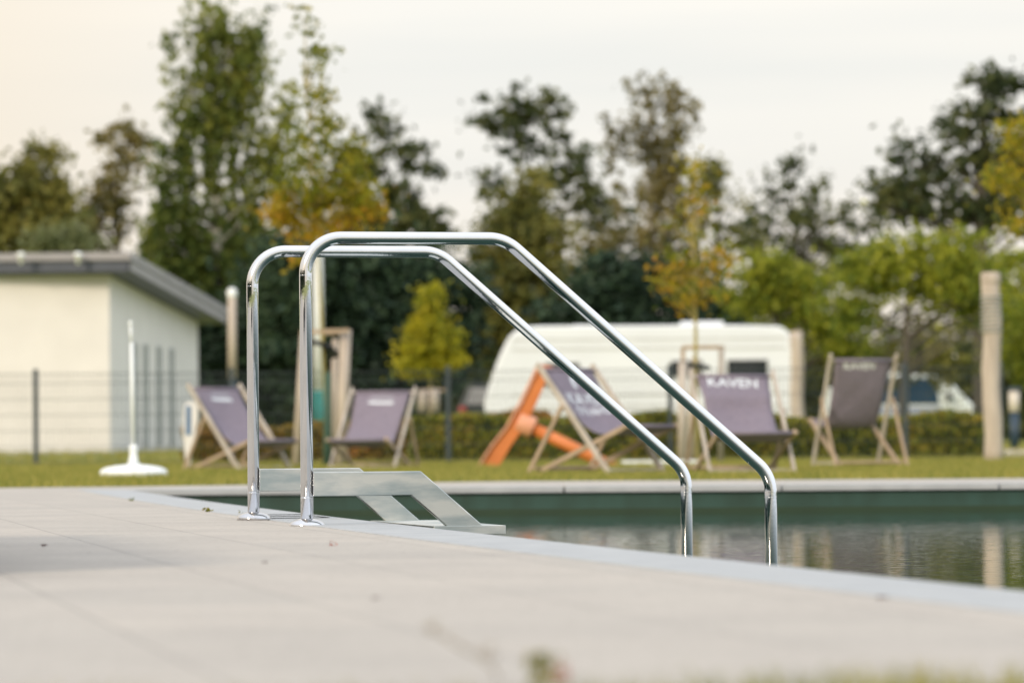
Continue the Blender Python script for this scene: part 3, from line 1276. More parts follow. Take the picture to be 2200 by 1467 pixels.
# lamp post beside the building: light tube on a dark foot
Y = 58.0
b0 = at(500, 900, Y)
r_ = empty('path_lamp', (b0.x, Y, ground_z(0, Y) - .03), 'slim pale column lamp on dark foot between the building and the ladder', 'lamp post')
mb = MB()
za, zb = at(500, 812, Y).z - r_.location.z, at(500, 632, Y).z - r_.location.z
mb.tube([(0, 0, za), (0, 0, zb)], .064, 20)
mb.build('column', M['log_pale'], r_)
mb = MB()
mb.lathe([(.06, -.08), (.074, -.05), (.076, .02), (.055, .06), (.02, .075)], (0, 0, zb + .02), 20)
mb.build('head', M['white_plastic'], r_)
mb = MB()
mb.tube([(0, 0, 0), (0, 0, za + .01)], .055, 16)
mb.build('foot', M['navy'], r_)

# bollard light at the right edge
Y = 60.0
b0 = at(2180, 970, Y)
r_ = empty('bollard_light', (b0.x, Y, b0.z), 'dark bollard light with pale lantern head at the right edge beside the path', 'bollard')
mb = MB()
mb.tube([(0, 0, 0), (0, 0, .62)], .075, 20)
mb.build('post', M['navy'], r_)
mb = MB()
for i in range(4):
    mb.box((.055 * math.cos(i * math.pi / 2 + .78) * 1.3, .055 * math.sin(i * math.pi / 2 + .78) * 1.3, .79), (.014, .014, .34))
mb.lathe([(.11, .955), (.115, .975), (.09, 1.0)], (0, 0, 0), 20)
mb.build('lantern_frame', M['navy'], r_)
mb = MB()
mb.tube([(0, 0, .62), (0, 0, .955)], .085, 20)
mb.build('lantern', M['lantern'], r_)

# tall white pole rising through the young tree
Y = 70.0
b0 = at(685, 862, Y)
r_ = empty('white_pole', (b0.x, Y, ground_z(0, Y)), 'tall white pole with a teal band low down, rising behind the young tree', 'pole')
zt = at(685, 300, Y).z - r_.location.z
zb = at(685, 852, Y).z - r_.location.z
mb = MB()
mb.tube([(0, 0, zb + .1), (0, 0, zt * .55), (-.0, 0, zt)], [.105, .09, .05], 20)
mb.build('shaft', M['white_plastic'], r_)
mb = MB()
mb.tube([(0, 0, 0), (0, 0, zb + .1)], .125, 20)
mb.build('band', M['teal'], r_)

# ------------------------------------------------------------------ building
Bc = Vector((-6.81, 65.0, .137))
bl = empty('service_building', Bc, 'low cream rendered building with grey overhanging roof and slot windows at left', 'building')
E = Vector((-6.05, 74.0, 0)) - Vector((-6.81, 65.0, 0))     # right wall runs this way
EL = E.length
e1 = E.normalized()
e0 = Vector((-1, 0, 0))
zn, zf = 3.03, 2.52          # wall height at near and far ends above the base
mb = MB()
W0 = 12.0
A0, A1 = Vector((0, 0, -.2)), e0 * W0 + Vector((0, 0, -.2))
B0, B1 = E + Vector((0, 0, -.2)), E + e0 * W0 + Vector((0, 0, -.2))
up_n, up_f = Vector((0, 0, zn + .2)), Vector((0, 0, zf + .2))
mb.add([A0, A1, B1, B0, A0 + up_n, A1 + up_n, B1 + up_f, B0 + up_f], [(0, 1, 5, 4), (3, 0, 4, 7), (2, 3, 7, 6), (1, 2, 6, 5), (4, 5, 6, 7)])
mb.build('wall', M['render_white'], bl, bevel=.01)
nr = Vector((e1.y, -e1.x, 0))
# roof slab with sloping top
ov = .42


def roofpt(s, side, z):
    # s along the right wall (metres, negative = front overhang), side: + right overhang
    base_z = zn + (zf - zn) * s / EL
    return e1 * s + nr * side + Vector((0, 0, base_z + z))


mb = MB()
th = .185
quad = [(-.5, ov), (EL + .65, ov), (EL + .65, -W0), (-.5, -W0)]
mb.add([roofpt(s, d, .0) for s, d in quad] + [roofpt(s, d, th) for s, d in quad], [(3, 2, 1, 0), (4, 5, 6, 7), (0, 1, 5, 4), (1, 2, 6, 5), (2, 3, 7, 6), (3, 0, 4, 7)])
rf = mb.build('roof', M['fascia'], bl, bevel=.008)
mb = MB()
quad = [(-.55, ov + .05), (EL + .70, ov + .05), (EL + .70, -W0), (-.55, -W0)]
mb.add([roofpt(s, d, th + .002) for s, d in quad] + [roofpt(s, d, th + .135) for s, d in quad], [(3, 2, 1, 0), (4, 5, 6, 7), (0, 1, 5, 4), (1, 2, 6, 5), (2, 3, 7, 6), (3, 0, 4, 7)])
mb.build('roof_edge', M['roof_metal'], rf, bevel=.01)
mb = MB()
quad = [(-.45, ov + .03), (EL + .67, ov + .03), (EL + .67, ov + .006), (-.45, ov + .006)]
mb.add([roofpt(s, d, .02) for s, d in quad] + [roofpt(s, d, th - .01) for s, d in quad], [(3, 2, 1, 0), (4, 5, 6, 7), (0, 1, 5, 4), (1, 2, 6, 5), (2, 3, 7, 6), (3, 0, 4, 7)])
mb.build('side_fascia', M['roof_metal'], rf)
for px in (45, 168):
    q = at(px, 552, 64.3) - Bc
    mb = MB()
    mb.lathe([(.035, -.12), (.035, 0), (.065, .01), (.07, .04), (.05, .065), (.015, .08)], q, 16)
    mb.build('roof_vent', M['white_plastic'], rf)
for px in (288, 312, 341, 368):
    # find s on the right wall for that column
    d = ray(px, 850)
    kx = d.x / d.y
    s = (kx * 65.0 + 6.81) / (e1.x - kx * e1.y)
    for part_, m_, wd_, pr in (('window', 'vent_slat', .42, .012), ('pane', 'dark_glass', .0, 0)):
        if part_ == 'window':
            mb = MB()
            z0, z1 = .12, 1.93
            for (sa, sb, za_, zb_) in ((-.20, .20, z1 - .05, z1), (-.20, .20, z0, z0 + .05), (-.20, -.15, z0 + .051, z1 - .051), (.15, .20, z0 + .051, z1 - .051)):
                c_ = e1 * (s + (sa + sb) / 2) + Vector((0, 0, (za_ + zb_) / 2)) + nr * .012
                mb.box(c_, (sb - sa, .03, zb_ - za_), Matrix((e1, nr, Vector((0, 0, 1)))).transposed())
            wn = mb.build('window', M['vent_slat'], bl)
        else:
            mb = MB()
            c_ = e1 * s + Vector((0, 0, (.12 + 1.93) / 2)) + nr * .006
            mb.box(c_, (.28, .008, 1.70), Matrix((e1, nr, Vector((0, 0, 1)))).transposed())
            mb.build('pane', mat('frosted_pane', (.42, .44, .43), .4), wn)


# ------------------------------------------------------------------ vehicles
def side_prism(mb_, poly, Yc, o_, half, inset=0.0):
    """profile traced on the side of a vehicle, given its real width"""
    return mb_.prism(poly, lambda q: Vector((q[0], -half, q[1])), lambda q: Vector((q[0], half, q[1])))


def pxz(Y, o_):
    def f(x, y):
        p_ = at(x, y, Y)
        return (p_.x - o_[0], p_.z - o_[2])
    return f


def wheel(parent, x, y, r, wd_=.2):
    ax = Matrix.Rotation(math.pi / 2, 3, 'X')
    mb_ = MB()
    mb_.lathe([(r * .55, -wd_ / 2), (r * .96, -wd_ / 2), (r, -wd_ * .3), (r, wd_ * .3), (r * .96, wd_ / 2), (r * .55, wd_ / 2)], (x, y, r), 28, axis=ax)
    t_w = mb_.build('wheel', M['rubber'], parent)
    mb_ = MB()
    mb_.lathe([(r * .1, -wd_ * .56), (r * .5, -wd_ * .54), (r * .56, -wd_ * .51), (r * .56, wd_ * .5)], (x, y, r), 24, axis=ax)
    mb_.build('rim', M['caravan_trim'], t_w)


YC = 84.0
pc = at(1380, 900, YC)
oo = (pc.x, YC + 1.1, ground_z(pc.x, YC))
cv = empty('caravan', oo, 'white touring caravan with rounded ends parked beyond the hedge', 'caravan')
f = pxz(YC, oo)


def smooth_poly(pts, it=2):
    for _ in range(it):
        q = []
        for i in range(len(pts)):
            a, b = pts[i], pts[(i + 1) % len(pts)]
            q.append((a[0] * .75 + b[0] * .25, a[1] * .75 + b[1] * .25))
            q.append((a[0] * .25 + b[0] * .75, a[1] * .25 + b[1] * .75))
        pts = q
    return pts


prof = [(1062, 918), (1036, 880), (1052, 820), (1078, 752), (1098, 715), (1132, 700), (1200, 700), (1660, 697), (1692, 706), (1712, 745), (1724, 810), (1727, 880), (1722, 918), (1400, 920)]
poly = [f(*q) for q in smooth_poly(prof, 2)]
mb = MB()
side_prism(mb, poly, YC, oo, 1.1)
body = mb.build('body', M['caravan_white'], cv, bevel=.06, segs=3)
Z = lambda y: f(1380, y)[1]
X = lambda x: f(x, 850)[0]
for (x0, x1, y0, y1) in ((1168, 1247, 776, 834), (1440, 1512, 773, 813), (1560, 1652, 772, 812)):
    mb = MB()
    mb.box(((X(x0) + X(x1)) / 2, -1.105, (Z(y0) + Z(y1)) / 2), (X(x1) - X(x0), .03, Z(y0) - Z(y1)))
    wn = mb.build('window', M['caravan_trim'], cv, bevel=.01)
    mb = MB()
    mb.box(((X(x0) + X(x1)) / 2, -1.118, (Z(y0) + Z(y1)) / 2), (X(x1) - X(x0) - .06, .016, Z(y0) - Z(y1) - .06))
    mb.build('pane', M['dark_glass'], wn, bevel=.006)
mb = MB()
for y in (728, 748, 846, 872):
    mb.box(((X(1090) + X(1700)) / 2, -1.104, Z(y)), (X(1690) - X(1100), .02, .045))
mb.build('side_trim', M['caravan_trim'], cv)
mb = MB()
mb.box(((X(1540) + X(1548)) / 2 - .35, -1.103, (Z(760) + Z(912)) / 2), (.62, .015, Z(760) - Z(912)))
mb.build('door', M['caravan_white'], cv, bevel=.01)
for (x0, x1, y0) in ((1466, 1560, 689), (1232, 1292, 695)):
    mb = MB()
    mb.box(((X(x0) + X(x1)) / 2, 0, (Z(y0) + Z(701)) / 2), (X(x1) - X(x0), .8, Z(y0) - Z(701)))
    mb.build('roof_hatch', M['caravan_white'], cv, bevel=.03)
for y_w in (-.95, .95):
    wheel(cv, X(1420), y_w, .33)
mb = MB()
mb.bar((X(1060), 0, .42), (X(1060) - 1.2, 0, .42), .1, .1)
mb.tube([(X(1060) - .95, 0, .0), (X(1060) - .95, 0, .42)], .03, 10)
mb.build('drawbar', M['caravan_trim'], cv)

# compact van, right
YV = 105.0
pv = at(1940, 900, YV)
oo = (pv.x, YV + .85, ground_z(pv.x, YV))
vn = empty('parked_van', oo, 'silver-white compact van with dark side windows parked behind the right hedge', 'van')
f = pxz(YV, oo)
Z = lambda y: f(1940, y)[1]
X = lambda x: f(x, 850)[0]
prof = [(1778, 938), (1772, 880), (1780, 835), (1800, 810), (1850, 803), (1960, 803), (2020, 806), (2050, 826), (2078, 858), (2096, 872), (2100, 900), (2096, 938)]
poly = [f(*q) for q in smooth_poly(prof, 2)]
mb = MB()
side_prism(mb, poly, YV, oo, .86)
mb.build('body', M['van_white'], vn, bevel=.08, segs=3)
mb = MB()
wpoly = [f(*q) for q in ((1890, 868), (1892, 814), (1995, 812), (2014, 838), (2018, 868))]
mb.prism(wpoly, lambda q: Vector((q[0], -.885, q[1])), lambda q: Vector((q[0], -.85, q[1])))
mb.build('side_window', M['van_glass'], vn, bevel=.01)
mb = MB()
wpoly = [f(*q) for q in ((1792, 866), (1798, 826), (1880, 816), (1880, 866))]
mb.prism(wpoly, lambda q: Vector((q[0], -.885, q[1])), lambda q: Vector((q[0], -.85, q[1])))
mb.build('side_window', M['van_glass'], vn, bevel=.01)
mb = MB()
mb.box(((X(1780) + X(2020)) / 2, -.868, Z(882)), (X(2020) - X(1780), .03, .20))
mb.build('side_panel', mat('van_blue', (.30, .34, .45), .4), vn)
mb = MB()
mb.box((X(2038), -1.0, Z(853)), (.12, .22, .17))
mb.bar((X(2030), -.87, Z(864)), (X(2038), -.97, Z(857)), .03, .05)
mb.build('mirror', M['rubber'], vn, bevel=.02)
mb = MB()
mb.box((X(2092), -.72, Z(890)), (.14, .24, .16))
mb.build('headlight', M['chrome'], vn, bevel=.03)
for x in (1835, 2040):
    wheel(vn, X(x), -.78, .31)
    wheel(vn, X(x), .78, .31)

# dark car behind the caravan, rear towards us
YD = 90.0
pd = at(1060, 900, YD)
oo = (pd.x, YD, ground_z(pd.x, YD))
dc = empty('parked_car', oo, 'dark hatchback in the shade between the yellow tree and the caravan', 'car')
f = pxz(YD, oo)
X = lambda x: f(x, 850)[0]
mb = MB()
prof = [(-.86, .25), (-.88, .75), (-.80, .95), (-.62, 1.38), (-.5, 1.46), (.5, 1.46), (.62, 1.38), (.80, .95), (.88, .75), (.86, .25)]
mb.prism(prof, lambda q: Vector((q[0], 0, q[1])), lambda q: Vector((q[0], 3.9, q[1] * (1 if q[1] < 1 else .7))))
mb.build('body', M['dark_paint'], dc, bevel=.06)
mb = MB()
mb.prism([(-.66, .98), (-.52, 1.36), (.52, 1.36), (.66, .98)], lambda q: Vector((q[0], -.02, q[1])), lambda q: Vector((q[0], .01, q[1])))
mb.build('rear_window', M['plate_grey'], dc)
for s in (-1, 1):
    mb = MB()
    mb.box((s * .72, -.03, .80), (.17, .06, .26))
    mb.build('tail_light', M['tail_red'], dc, bevel=.02)
    wheel(dc, s * .74, .7, .31)


# ------------------------------------------------------------------ trees
def crown(lobes, Y, leaf, per, clump, depth=.8, weep=0, spread=.5):
    """lobes: (px, py, rx, ry[, density]) on the photograph; returns leaf quads and clump centres (world)"""
    CC = []
    QQ = []
    sc_ = Y / FPX
    for lb in lobes:
        px, py, rx, ry = lb[:4]
        dn = lb[4] if len(lb) > 4 else 1.0
        c = at(px, py, Y)
        RX, RZ = rx * sc_, ry * sc_
        RY = max(.5, (RX + RZ) * .5 * depth)
        nc = max(3, int(per * dn * (rx * ry) / 1000.0))
        u = rng.normal(size=(nc, 3))
        u /= np.linalg.norm(u, axis=1)[:, None]
        r_ = rng.uniform(0, 1, nc) ** .45
        cc = u * r_[:, None] * np.array([RX, RY, RZ]) + np.array(c)
        CC.append(cc)
        if weep:
            m_ = int(clump * 1.0)
            top = np.repeat(cc, m_, 0)
            tpar = rng.uniform(0, 1, len(top))
            length = np.repeat(rng.uniform(.5, 1.3, nc) * weep, m_)
            lat = rng.normal(0, .09 + .10 * spread, (len(top), 2)) * (1.1 - .3 * tpar)[:, None] * np.where(rng.uniform(0, 1, len(top)) < .2, 1.8, .9)[:, None]
            q = top.copy()
            q[:, 2] -= tpar * length - .2 * weep
            q[:, 0] += lat[:, 0]
            q[:, 1] += lat[:, 1]
        else:
            m_ = clump
            q = np.repeat(cc, m_, 0)
            rad = np.repeat(rng.uniform(.5, 1.3, nc) * spread, m_) * np.where(rng.uniform(0, 1, nc * m_) < .18, 1.7, .9)
            q = q + rng.normal(0, .5, q.shape) * rad[:, None] * np.array([1.15, 1.15, .75])
        QQ.append(q)
    q = np.concatenate(QQ)
    return leaf_quads(q, rng.uniform(.6, 1.25, len(q)) * leaf, 1.2 if weep else 0), np.concatenate(CC)


def tree(name, cat, label, base_px, Y, lobes, leafm, leaf=.16, per=14, clump=26, weep=0, spread=.5, barkm='bark', tr=.16,
         top_py=None, limbs=26, group=None, base_py=None, depth=.8, lean=0):
    if base_py is None:
        bx = at(base_px, 930, Y).x
        bz = ground_z(bx, Y) - .05
    else:
        b_1 = at(base_px, base_py, Y)
        bx, bz = b_1.x, b_1.z
    root = empty(name, (bx, Y, bz), label, cat, group=group)
    O = np.array([bx, Y, bz])
    if Y > 80:
        lace = leafm in ('leaf_dark', 'leaf_brown', 'leaf_birch')
        per, clump, spread, leaf = per * (.44 if lace else .50), int(clump * (1.05 if lace else 1.3)), spread * .82, leaf * (1.5 if lace else 1.25)
        depth = .45 if lace else depth
    quads, CC = crown(lobes, Y, leaf, per, clump, depth, weep, spread)
    quads_obj('crown', quads - O, M[leafm], root)
    # trunk and limbs
    tp = lobes[0] if top_py is None else None
    tip = at(lobes[0][0], (lobes[0][1] - lobes[0][3] * .7) if top_py is None else top_py, Y)
    H_ = tip.z - bz
    mb_ = MB()
    kx = tip.x - bx
    pts, rs = [], []
    for i in range(11):
        t = i / 10
        pts.append(Vector((kx * t ** 1.5 + .06 * tr * 10 * math.sin(i * 1.7) * t * .5, .05 * math.sin(i) * t, H_ * t)))
        rs.append(max(.008, tr * (1 - t) ** .8 * (1.25 if i == 0 else 1)))
    mb_.tube(pts, rs, 12)
    idx = rng.permutation(len(CC))[:limbs]
    for k in idx:
        c = Vector(CC[k] - O)
        tz = max(.12, min(.92, (c.z - .35 * math.hypot(c.x - kx * .5, c.y)) / H_ - .04))
        i0 = tz * 10
        ia = int(i0)
        st_ = pts[ia].lerp(pts[min(10, ia + 1)], i0 - ia)
        mid = st_.lerp(c, .5) + Vector((0, 0, .10 * (c - st_).length))
        r0 = max(.012, tr * (1 - tz) ** .8 * .5)
        mb_.tube([st_, st_.lerp(mid, .5), mid, mid.lerp(c, .6), c], [r0, r0 * .8, r0 * .6, r0 * .4, r0 * .15], 6, caps=False)
    mb_.build('trunk', M[barkm], root, fix=False)
    return root


TG = 'trees along the back of the campsite'
# far left pair
tree('deciduous_tree', 'tree', 'bushy dark olive tree at the far left edge above the flat roof', 40, 100,
     [(85, 400, 55, 95), (20, 440, 60, 110), (60, 500, 95, 70), (130, 470, 45, 70, .7), (-60, 470, 70, 120)], 'leaf_olive', .17, 15, 30, spread=.55, group=TG)
tree('deciduous_tree', 'tree', 'thin brownish tree with open crown between the far left tree and the tall birch', 255, 108,
     [(255, 290, 60, 45, .6), (240, 370, 60, 50, .55), (290, 340, 35, 60, .5), (230, 450, 70, 60, .9), (200, 520, 80, 40, 1)], 'leaf_brown', .16, 13, 26, spread=.45, group=TG)
tree('shrub', 'shrub', 'pale sage green shrub rising just behind the flat roof', 150, 88,
     [(140, 530, 50, 60), (190, 545, 40, 40, .7), (100, 540, 30, 40, .7)], 'leaf_sage', .12, 22, 30, spread=.45, tr=.08, limbs=12)
# tall birch
tree('birch_tree', 'birch', 'tallest weeping birch, left of the ladder, touching the top of the photo', 470, 96,
     [(455, 40, 50, 55, .7), (400, 80, 55, 60, .35), (500, 100, 80, 80, .9), (450, 190, 90, 80, .85), (530, 190, 70, 70, .5), (385, 250, 55, 60, .6), (480, 290, 120, 80, .42), (590, 280, 50, 70, .55),
      (380, 370, 60, 90, .75), (500, 390, 90, 80, .55), (460, 480, 150, 80, .8), (600, 420, 50, 60, .4), (380, 560, 90, 120, 1.0), (500, 590, 130, 90, 1.0), (440, 680, 120, 110, .9), (340, 480, 50, 90, .5), (590, 330, 50, 60, .6), (610, 210, 30, 60, .35), (420, 20, 20, 50, .4), (520, 60, 60, 50, .4)],
     'leaf_birch', .15, 9.5, 34, weep=1.5, spread=.5, barkm='bark_birch', tr=.24, limbs=50, group=TG)
# dark trees behind young tree
tree('deciduous_tree', 'tree', 'dark ragged tree with layered boughs just right of the young staked tree', 850, 112,
     [(820, 270, 55, 45, .6), (870, 330, 60, 50, .6), (790, 360, 55, 60, .5), (880, 410, 55, 22, .9), (830, 450, 80, 50, .7), (900, 470, 60, 35, 1.1), (780, 480, 60, 50, .9), (740, 420, 60, 90, .5), (920, 360, 40, 16, .5), (940, 500, 50, 30, .8), (760, 540, 90, 50, .9)],
     'leaf_dark', .17, 13, 28, spread=.45, group=TG)
tree('conifer_tree', 'conifer', 'dark blue-green conifer mass behind the handrails, centre left', 780, 92,
     [(640, 600, 120, 100), (760, 620, 110, 110), (860, 640, 110, 120), (960, 640, 80, 120, .8), (700, 760, 160, 90), (880, 770, 160, 90)],
     'leaf_teal', .17, 16, 30, spread=.55, tr=.22, group=TG)
tree('conifer_tree', 'conifer', 'dark green conifer filling the gap between the building and the left handrail', 480, 94,
     [(460, 760, 110, 110), (560, 740, 110, 120), (420, 690, 60, 60, .6), (530, 850, 120, 60)], 'leaf_teal', .17, 16, 30, spread=.55, tr=.2, group=TG)
# centre oak + olive tree
tree('deciduous_tree', 'tree', 'dark oak with broad rounded top left of centre above the bent handrail', 1130, 118,
     [(1110, 240, 90, 55, .75), (1190, 225, 45, 40, .6), (1040, 265, 40, 35, .5), (1140, 310, 70, 45, .6), (1200, 300, 40, 30, .4), (1060, 400, 50, 50, .5), (1245, 350, 35, 45, .9), (1230, 430, 60, 50, .45), (1290, 480, 60, 60, .4), (1080, 470, 60, 50, .5), (1180, 380, 70, 40, .45), (1160, 440, 90, 50, .5), (1270, 400, 50, 70, .35), (1320, 470, 50, 60, .4)],
     'leaf_dark', .17, 13, 28, spread=.42, group=TG, limbs=40)
tree('deciduous_tree', 'tree', 'golden olive conical tree rising directly behind the bent handrail', 1110, 98,
     [(1130, 420, 50, 60, .8), (1110, 500, 90, 70), (1170, 500, 70, 60, .6), (1080, 600, 90, 80), (1170, 610, 100, 80), (1120, 710, 130, 80), (1010, 720, 60, 80, .8)],
     'leaf_olive', .15, 16, 28, spread=.45, group=TG, limbs=30)
tree('birch_tree', 'birch', 'brownish birch with two feathery tops right of centre', 1410, 106,
     [(1385, 190, 40, 60, .5), (1440, 200, 40, 60, .5), (1360, 270, 55, 60, .6), (1440, 300, 50, 70, .5), (1400, 370, 60, 80, .75), (1470, 380, 40, 70, .45), (1340, 400, 30, 60, .35), (1400, 470, 80, 60, .7), (1320, 520, 70, 60, .55), (1470, 500, 60, 70, .5), (1310, 300, 30, 60, .3), (1480, 260, 30, 60, .3), (1420, 560, 120, 60, .8), (1510, 420, 50, 70, .5), (1260, 560, 70, 60, .6)],
     'leaf_brown', .14, 12, 28, weep=1.2, spread=.4, barkm='bark_birch', tr=.2, limbs=50, group=TG)
tree('deciduous_tree', 'tree', 'small dark round tree between the birch and the orange-leaved young tree', 1540, 104,
     [(1540, 385, 50, 42, .8), (1570, 420, 35, 35, .5), (1600, 510, 55, 45, .7), (1520, 480, 40, 40, .4)], 'leaf_olive', .15, 13, 26, spread=.4, group=TG)
tree('conifer_tree', 'conifer', 'dark evergreen mass behind the caravan roof', 1360, 93,
     [(1300, 610, 90, 70), (1400, 620, 90, 70, .9), (1250, 680, 110, 60), (1500, 640, 70, 60, .7), (1380, 700, 160, 40), (1560, 700, 80, 60)], 'leaf_teal', .16, 16, 28, spread=.5, tr=.18, group=TG)
tree('deciduous_tree', 'tree', 'open-crowned tree with airy foliage, second tall crown from the right', 1730, 120,
     [(1700, 385, 55, 50, .55), (1660, 420, 40, 40, .4), (1770, 430, 50, 50, .4), (1740, 490, 90, 55, .45), (1830, 440, 45, 45, .35), (1680, 540, 80, 45, .55), (1800, 540, 90, 50, .45), (1620, 470, 50, 50, .35), (1860, 500, 70, 50, .45), (1700, 470, 110, 60, .35)],
     'leaf_dark', .16, 12, 26, spread=.4, group=TG, limbs=46)
tree('deciduous_tree', 'tree', 'large dark oak with wide ragged crown at the upper right corner', 2110, 100,
     [(2110, 170, 45, 45, .6), (2180, 190, 60, 50, .5), (2060, 250, 70, 40, .5), (2150, 260, 70, 50, .45), (2010, 370, 80, 45, .5), (1920, 400, 60, 55, .6), (2120, 350, 90, 60, .5), (1980, 440, 110, 50, .8), (2100, 460, 90, 50, .55), (2240, 320, 80, 120, .8), (2220, 460, 60, 60, .8), (2060, 320, 80, 60, .4), (1950, 320, 60, 40, .25), (2180, 400, 80, 70, .5)],
     'leaf_dark', .17, 13, 28, spread=.45, tr=.26, group=TG, limbs=60)
# lime green willows
tree('willow_tree', 'willow', 'bright lime green bushy willow arching behind the right-hand chairs', 1940, 86,
     [(1960, 560, 120, 60, .8), (2060, 540, 90, 50, .7), (1880, 600, 90, 60, .9), (2080, 610, 90, 60, .7), (1820, 660, 60, 50, .7), (1980, 640, 60, 40, .4), (2130, 680, 60, 70, .5)],
     'leaf_lime', .13, 17, 26, spread=.5, tr=.14, limbs=36)
tree('willow_tree', 'willow', 'yellow-green bushy tree just above the right end of the caravan', 1700, 88,
     [(1640, 580, 70, 45, .9), (1700, 610, 80, 50, 1), (1620, 650, 70, 50, .7), (1740, 680, 80, 50, .8), (1820, 720, 80, 60, .7)], 'leaf_lime', .13, 17, 26, spread=.45, tr=.12, limbs=26)
tree('willow_tree', 'willow', 'lime green tree cut off by the right edge behind the log pole', 2260, 90,
     [(2240, 620, 110, 100), (2230, 760, 100, 80), (2180, 560, 50, 40, .6)], 'leaf_lime', .13, 15, 26, spread=.5, tr=.14, limbs=20)
tree('shrub', 'shrub', 'dark understorey shrub behind the silver van and right chairs', 1900, 112,
     [(1800, 810, 120, 60), (1950, 790, 140, 60), (2080, 800, 120, 70), (2200, 820, 120, 80), (1900, 880, 250, 50)], 'leaf_dark', .17, 15, 28, spread=.55, tr=.1, limbs=24)
tree('shrub', 'shrub', 'tangled olive shrub below the gaps in the willow, right of the caravan', 1800, 96,
     [(1780, 780, 90, 60, .8), (1900, 780, 60, 60, .5), (2040, 770, 90, 70, .6)], 'leaf_olive', .14, 13, 26, spread=.45, tr=.1, limbs=24)
tree('deciduous_tree', 'tree', 'deep green bushy tree behind the lime willow, under its branches', 1950, 124,
     [(1640, 640, 110, 60, .8), (1760, 640, 90, 70, .7), (1880, 730, 120, 50, .25), (2000, 710, 120, 50, .2), (2120, 640, 110, 90, .8), (2220, 700, 100, 90, .9), (1820, 580, 80, 50, .5), (2040, 620, 90, 50, .5), (1700, 740, 140, 60, .8)],
     'leaf_olive', .17, 14, 26, spread=.5, tr=.2, limbs=40)
# small yellow tree
tree('small_tree', 'tree', 'small pointed yellow tree standing in front of the dark conifers', 925, 74,
     [(925, 650, 22, 40, 1), (920, 700, 42, 35, 1), (940, 740, 52, 30, 1), (890, 745, 40, 16, 1), (915, 780, 62, 28, 1), (965, 770, 34, 26, 1), (868, 793, 24, 9, 1.3), (925, 620, 10, 30, .6)],
     'leaf_yellow', .11, 22, 24, spread=.19, barkm='bark_young', tr=.035, limbs=30, depth=.9)
# young staked trees
tree('young_tree', 'tree', 'tall young tree with green to orange leaves between support stakes, left of centre', 703, 42.6,
     [(652, 28, 5, 14, .1), (664, 62, 5, 20, .1), (676, 110, 3, 10, .1), (668, 135, 4, 22, .1), (688, 160, 6, 26, .1), (704, 118, 3, 8, .1), (694, 205, 18, 30, .9), (662, 235, 12, 30, .5), (714, 262, 34, 36, .8), (700, 340, 90, 60, .38), (650, 400, 66, 60, .5), (750, 400, 60, 60, .6), (700, 440, 100, 40, .5), (760, 330, 22, 46, 1.0), (636, 310, 8, 50, .8), (775, 420, 40, 40, .6)],
     'leaf_young', .072, 15, 16, spread=.13, barkm='bark_young', tr=.024, top_py=140, limbs=60, base_py=1003, depth=.9)
yt1 = [q for q in bpy.data.objects if q.name.startswith('young_tree') and q.type == 'EMPTY'][0]
q_, _c = crown([(610, 450, 40, 40, 1), (600, 465, 34, 16, 1.0), (660, 480, 50, 30, .8), (805, 450, 24, 34, 1.0), (760, 475, 50, 24, .8), (690, 505, 70, 20, .8), (640, 540, 30, 30, .3)], 42.6, .075, 12, 16, .9, 0, .16)
quads_obj('autumn_foliage', q_ - np.array(yt1.location), M['leaf_orange'], yt1)
tree('young_tree', 'tree', 'slender young tree with sparse orange leaves in front of the caravan', 1497, 42.6,
     [(1490, 370, 30, 36, .9), (1500, 430, 60, 40, .40), (1460, 560, 66, 40, .5), (1540, 540, 60, 42, .45), (1490, 610, 74, 40, .45), (1430, 590, 32, 22, .6), (1470, 650, 46, 16, .5), (1500, 490, 70, 34, .3)],
     'leaf_young', .062, 8, 13, spread=.14, barkm='bark_young', tr=.030, top_py=340, limbs=46, base_py=1000, depth=.9)
yt2 = [q for q in bpy.data.objects if q.name.startswith('young_tree') and q.type == 'EMPTY'][-1]
q_, _c = crown([(1460, 600, 50, 30, .7), (1530, 560, 50, 30, .6), (1490, 640, 60, 26, .6), (1440, 580, 24, 20, .8), (1500, 440, 26, 50, .4)], 42.6, .07, 11, 13, .9, 0, .13)
quads_obj('autumn_foliage', q_ - np.array(yt2.location), M['leaf_orange'], yt2)
tree('young_tree', 'tree', 'young tree with orange and green leaves entering from the right edge', 2262, 40.0,
     [(2200, 300, 45, 70, .7), (2160, 380, 34, 40, .6), (2215, 420, 60, 50, .6), (2190, 480, 50, 40, .4), (2260, 350, 70, 90, .5), (2140, 385, 20, 20, .8)],
     'leaf_young', .066, 16, 14, spread=.14, barkm='bark_young', tr=.035, limbs=40, base_py=1000, depth=.9)

# dark green guard on the lower trunk of the left young tree
Yy = 42.5
b0 = at(703, 1003, Yy)


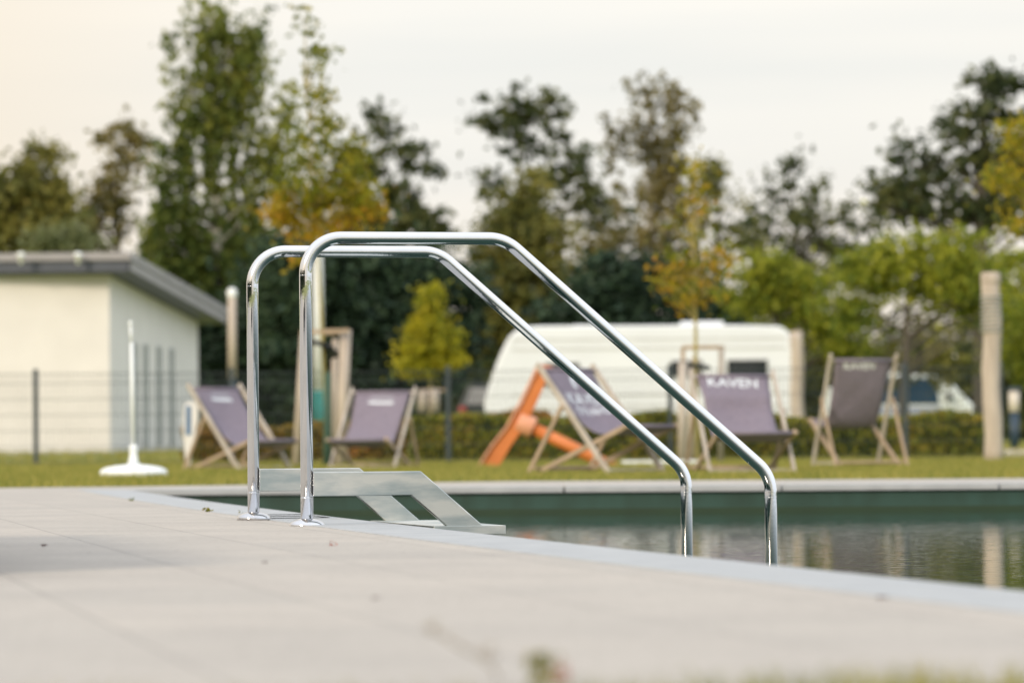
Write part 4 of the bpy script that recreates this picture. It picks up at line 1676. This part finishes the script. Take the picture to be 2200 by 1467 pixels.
def supports(posts, bars, Y, label, strap=None, guard=None, m='log_pale'):
    p0 = at(posts[0][0], 1003, Y)
    r_ = empty('tree_support', (p0.x, Y, 0), label, 'tree stakes')
    o_ = Vector((p0.x, Y, 0))
    for (xb, yb, xt, yt, wd_, dy) in posts:
        mb_ = MB()
        a_, b1 = at(xb, yb, Y + dy), at(xt, yt, Y + dy)
        mb_.tube([a_ - o_, b1 - o_], wd_, 14)
        mb_.build('stake', M[m], r_, bevel=0)
    for (xa, ya, xb, yb, dy) in bars:
        mb_ = MB()
        mb_.bar(at(xa, ya, Y + dy) - o_, at(xb, yb, Y + dy) - o_, .05, .045)
        mb_.build('crossbar', M['wood_tan'], r_, bevel=.004)
    for sp_ in (strap or []):
        mb_ = MB()
        pts_ = [at(x, y, Y + dy) - o_ for (x, y, dy) in sp_]
        mb_.tube(pts_, .028, 8)
        mb_.build('strap', M['strap'], r_)
    return r_


supports([(636, 1003, 654, 712, .046, -.25), (730, 1006, 743, 708, .062, -.15), (714, 1000, 720, 728, .034, .5)],
         [(645, 714, 750, 710, -.3), (688, 716, 745, 712, .45)], 42.6,
         'pale wooden stakes with crossbar holding the young tree left of centre',
         strap=[[(655, 732, -.25), (690, 738, -.05), (708, 752, 0)], [(708, 770, 0), (725, 756, -.1), (748, 758, -.15)], [(695, 742, 0), (712, 746, .04), (722, 765, .3)]])
supports([(1465, 1000, 1467, 778, .05, -.2), (1484, 1000, 1494, 770, .055, .2), (1548, 1000, 1550, 745, .032, .5)],
         [(1466, 746, 1556, 746, .5), (1467, 746, 1468, 800, .5)], 42.6,
         'thin wooden stakes and crossbar around the young tree in front of the caravan',
         strap=[[(1467, 780, -.2), (1497, 786, 0), (1522, 790, .2)]], m='wood_grey')
supports([(908, 884, 908, 838, .09, 0), (932, 884, 932, 835, .10, 0)], [(905, 838, 960, 838, .2)], 73.0,
         'short pale stakes at the foot of the small yellow tree')

mb = MB()
g0, g1 = at(703, 1003, 42.45), at(705, 800, 42.45)
mb.tube([g0, g0.lerp(g1, .5), g1], [.052, .047, .040], 16)
o = mb.build('trunk_guard', M['trunk_green'])
yt = [q for q in bpy.data.objects if q.name.startswith('young_tree') and q.type == 'EMPTY'][0]
bpy.context.view_layer.update()
o.parent = yt
o.matrix_parent_inverse = yt.matrix_world.inverted()

# far-off wood closing the view at eye level
n = 60000
x = rng.uniform(-45, 45, n)
y = rng.uniform(150, 175, n)
hh = np.where(x < 1.5, 5.5, 2.6) + 1.0 * np.sin(x * .35) + .8 * np.sin(x * 1.1 + 1) + 2.2 * np.exp(-((x + 10) / 7.0) ** 2)
z = rng.uniform(0, 1, n) ** .8 * np.maximum(1.5, hh) + .2
g = quads_obj('distant_wood', leaf_quads(np.stack([x, y, z], 1), rng.uniform(.35, .8, n)), M['leaf_dark'])
tag(g, 'dark far-off wood closing the view behind the caravan and trees', 'wood', kind='stuff')

# wood on the left and behind-left of the pool, mirrored in the steel tubes
n = 40000
an = R(62) + rng.uniform(0, 1, n) * R(108)          # bearing to the left, turning behind
rd = rng.uniform(48, 62, n)
x = -np.sin(an) * rd
y = 10 + np.cos(an) * rd
z = rng.uniform(0, 1, n) ** .8 * (7 + 2 * np.sin(an * 23))
g = quads_obj('side_wood', leaf_quads(np.stack([x, y, z], 1), rng.uniform(.8, 1.8, n)), M['leaf_teal'])
tag(g, 'belt of dark trees beyond the deck, mirrored in the left sides of the handrails', 'wood', kind='stuff')
